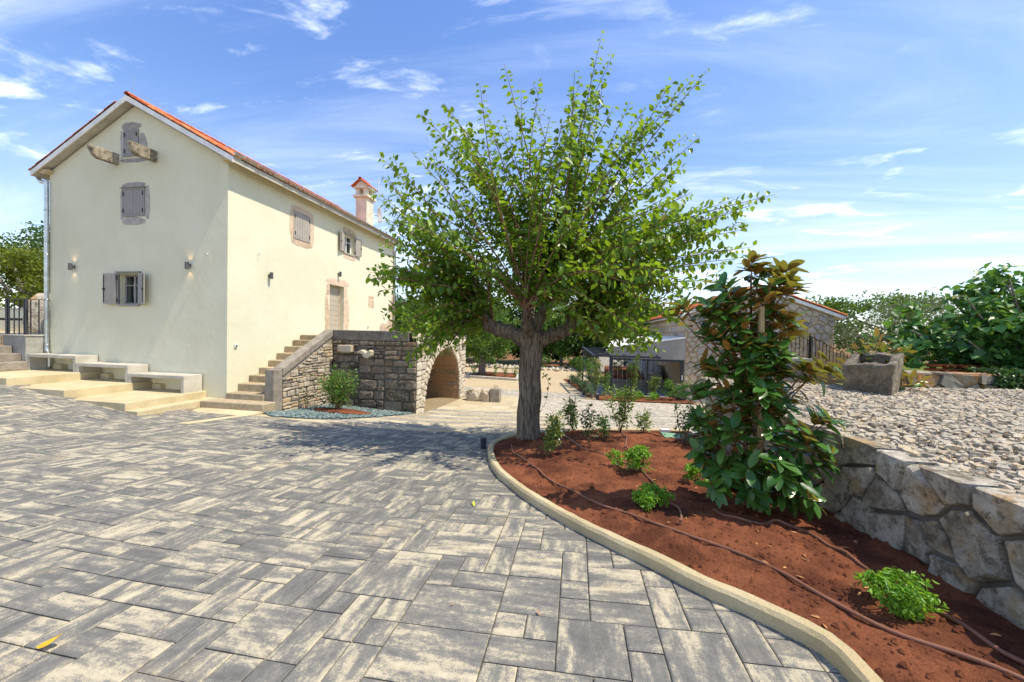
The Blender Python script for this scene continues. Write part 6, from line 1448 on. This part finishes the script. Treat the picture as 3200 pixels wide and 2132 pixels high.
iv = thing('ivy', 'dark ivy spilling over the right part of the low garden wall', 'ivy', (10.5, 9.4, .7))
n = 5200; P = np.c_[NP.uniform(8.75, 15, n), 9.42+NP.normal(size=n)*.10, .72+NP.random(n)*.38]; P[:, 2] += .05*np.sin(P[:, 0]*5); top = NP.random(n) < .4; P[top, 1] = 9.45+NP.random(top.sum())*.6; P[top, 2] = 1.06+NP.random(top.sum())*.10
leaves('foliage', P, unit(n, -.6), unit(n, .4)+np.array([0, -1., .2]), .075, .07, MAT['ivy'], iv, wide=(.25, .6))
mb = MB()
for k in range(7): mb.tube(spline([(8.9+k*.75, 9.7, .95), (9.0+k*.75, 9.45, .95), (9.1+k*.75, 9.40, .6)], 3), .008, 4)
mb.build('stem', MAT['twig'], iv)
tstack = 'old roof tiles stacked behind the garden wall'
R = random.Random(12); g0 = 'roof tiles stacked under the fig tree'
tsk = thing('tile_stack', 'stack of old red roof tiles behind the garden wall under the fig', 'tiles', (9.8, 10.8, .7))
for k in range(3):
    for i in range(9): tile(tsk, (8.75+i*.17+R.uniform(-.02, .02), 10.55+R.uniform(-.03, .03), .88+k*.11), (R.uniform(-.1, .1), 1, 0), (0, 0, 1))
for k in range(4):
    for i in range(6): tile(tsk, (10.4+i*.42, 10.35+.16*(k % 2)+R.uniform(-.02, .02), .90+k*.10), (1, R.uniform(-.08, .08), 0), (0, 0, 1))
tree('olive_tree', 'broad grey-green olive tree right of the stone house', 'tree', (13.9, 18.0, .75), 2.75, (2.9, 2.0, 1.35), 15000, .085, MAT['olive'], MAT['fbark'], .16, 110, cz=1.5, trunk_h=.8, asp=.22, cr=.26)
tree('woodland_tree', 'light green tree top showing above the olive tree', 'tree', (17.5, 24.0, .8), 3.3, (3.6, 2.0, 1.6), 7000, .16, MAT['wood2'], MAT['fbark'], .14, 60, cz=1.9, trunk_h=1.0, asp=.6)
tree('woodland_tree', 'small light green tree between the stone house and the olive', 'tree', (14.4, 25.0, .6), 3.3, (1.4, 1.4, 1.5), 3500, .16, MAT['wood2'], MAT['fbark'], .12, 30, cz=2.0, trunk_h=1.0, asp=.6)
tree('woodland_tree', 'green tree filling the gap between olive and fig', 'tree', (18.5, 17.5, .8), 2.9, (2.8, 2.0, 1.4), 7000, .13, MAT['wood2'], MAT['fbark'], .14, 60, cz=1.6, trunk_h=.8, asp=.6)
fg = thing('fig_tree', 'big spreading fig tree with large lobed leaves at the right edge', 'tree', (11.6, 11.2, .7)); R = random.Random(23)
mb = MB(); fb = Vector((11.4, 11.2, .62)); LPf, LDf, LNf, LSf = [], [], [], []
ends = [(8.3, 10.9, 2.0), (8.6, 11.6, 2.4), (9.2, 10.6, 2.75), (9.6, 11.6, 3.0), (10.2, 10.8, 3.25), (10.6, 11.8, 3.45), (11.2, 10.7, 3.5), (11.8, 11.6, 3.6), (12.6, 11.0, 3.4), (13.2, 11.8, 3.1), (13.4, 10.8, 2.6), (9.0, 10.3, 1.75), (10.0, 10.2, 2.1), (10.9, 10.1, 2.4), (12.0, 10.2, 2.5), (8.0, 11.0, 1.55), (9.5, 10.9, 1.9), (11.5, 10.4, 1.9), (12.8, 10.4, 1.9), (10.4, 10.3, 1.55), (9.2, 11.8, 1.75)]
for e in ends:
    e = Vector(e); m = fb.lerp(e, .45)+Vector((0, 0, -.15)); S = spline([fb+Vector((R.uniform(-.2, .2), 0, 0)), m, e], 6); mb.tube(S, [.07-.055*i/(len(S)-1) for i in range(len(S))], 7)
    for q in range(5):
        c = S[-1-R.randint(0, 5)]+Vector((R.gauss(0, .22), R.gauss(0, .22), R.gauss(.08, .18)))
        mb.tube([S[-4], c], [.012, .006], 4)
        for w in range(34):
            p = c+Vector((R.gauss(0, .20), R.gauss(0, .20), R.gauss(0, .15))); LPf.append(p); LDf.append((R.gauss(0, 1), R.gauss(0, 1), R.gauss(-.5, .4))); LNf.append((R.gauss(0, .5), R.gauss(-.3, .5), 1)); LSf.append(R.uniform(.14, .26))
mb.build('trunk', MAT['fbark'], fg, True); LSf = np.array(LSf); leaves('crown', LPf, LDf, LNf, LSf, LSf*.9, MAT['fig'], fg, .15, wide=(.28, .62), wf=(1., .78))
tree('woodland_tree', 'dense green tree behind the fig at the right edge', 'tree', (15.5, 14.0, .7), 2.7, (3.2, 1.6, 1.25), 7000, .14, MAT['wood2'], MAT['fbark'], .12, 60, cz=1.35, trunk_h=.7, asp=.6)
shrub('small_magnolia', 'small magnolia with brown-backed leaves behind the trough', (5.75, 8.55, .62), 1.05, .62, 190, .20, MAT['magc'], stems=9, tall=True, asp=.40, cat='shrub')
shrub('small_magnolia', 'low magnolia sprig at the right back corner of the trough', (5.9, 7.95, .72), .42, .35, 40, .19, MAT['magc'], stems=4, tall=True, asp=.40, cat='shrub')
for o in [q for q in COL.objects if q.type == 'LIGHT' and q.name.startswith('lamp_light')]:
    near = min([q for q in COL.objects if q.name.startswith('wall_lamp')], key=lambda q: (q.location-o.location).length)
    o.parent = near; o.matrix_parent_inverse = Matrix.Translation(-near.location)
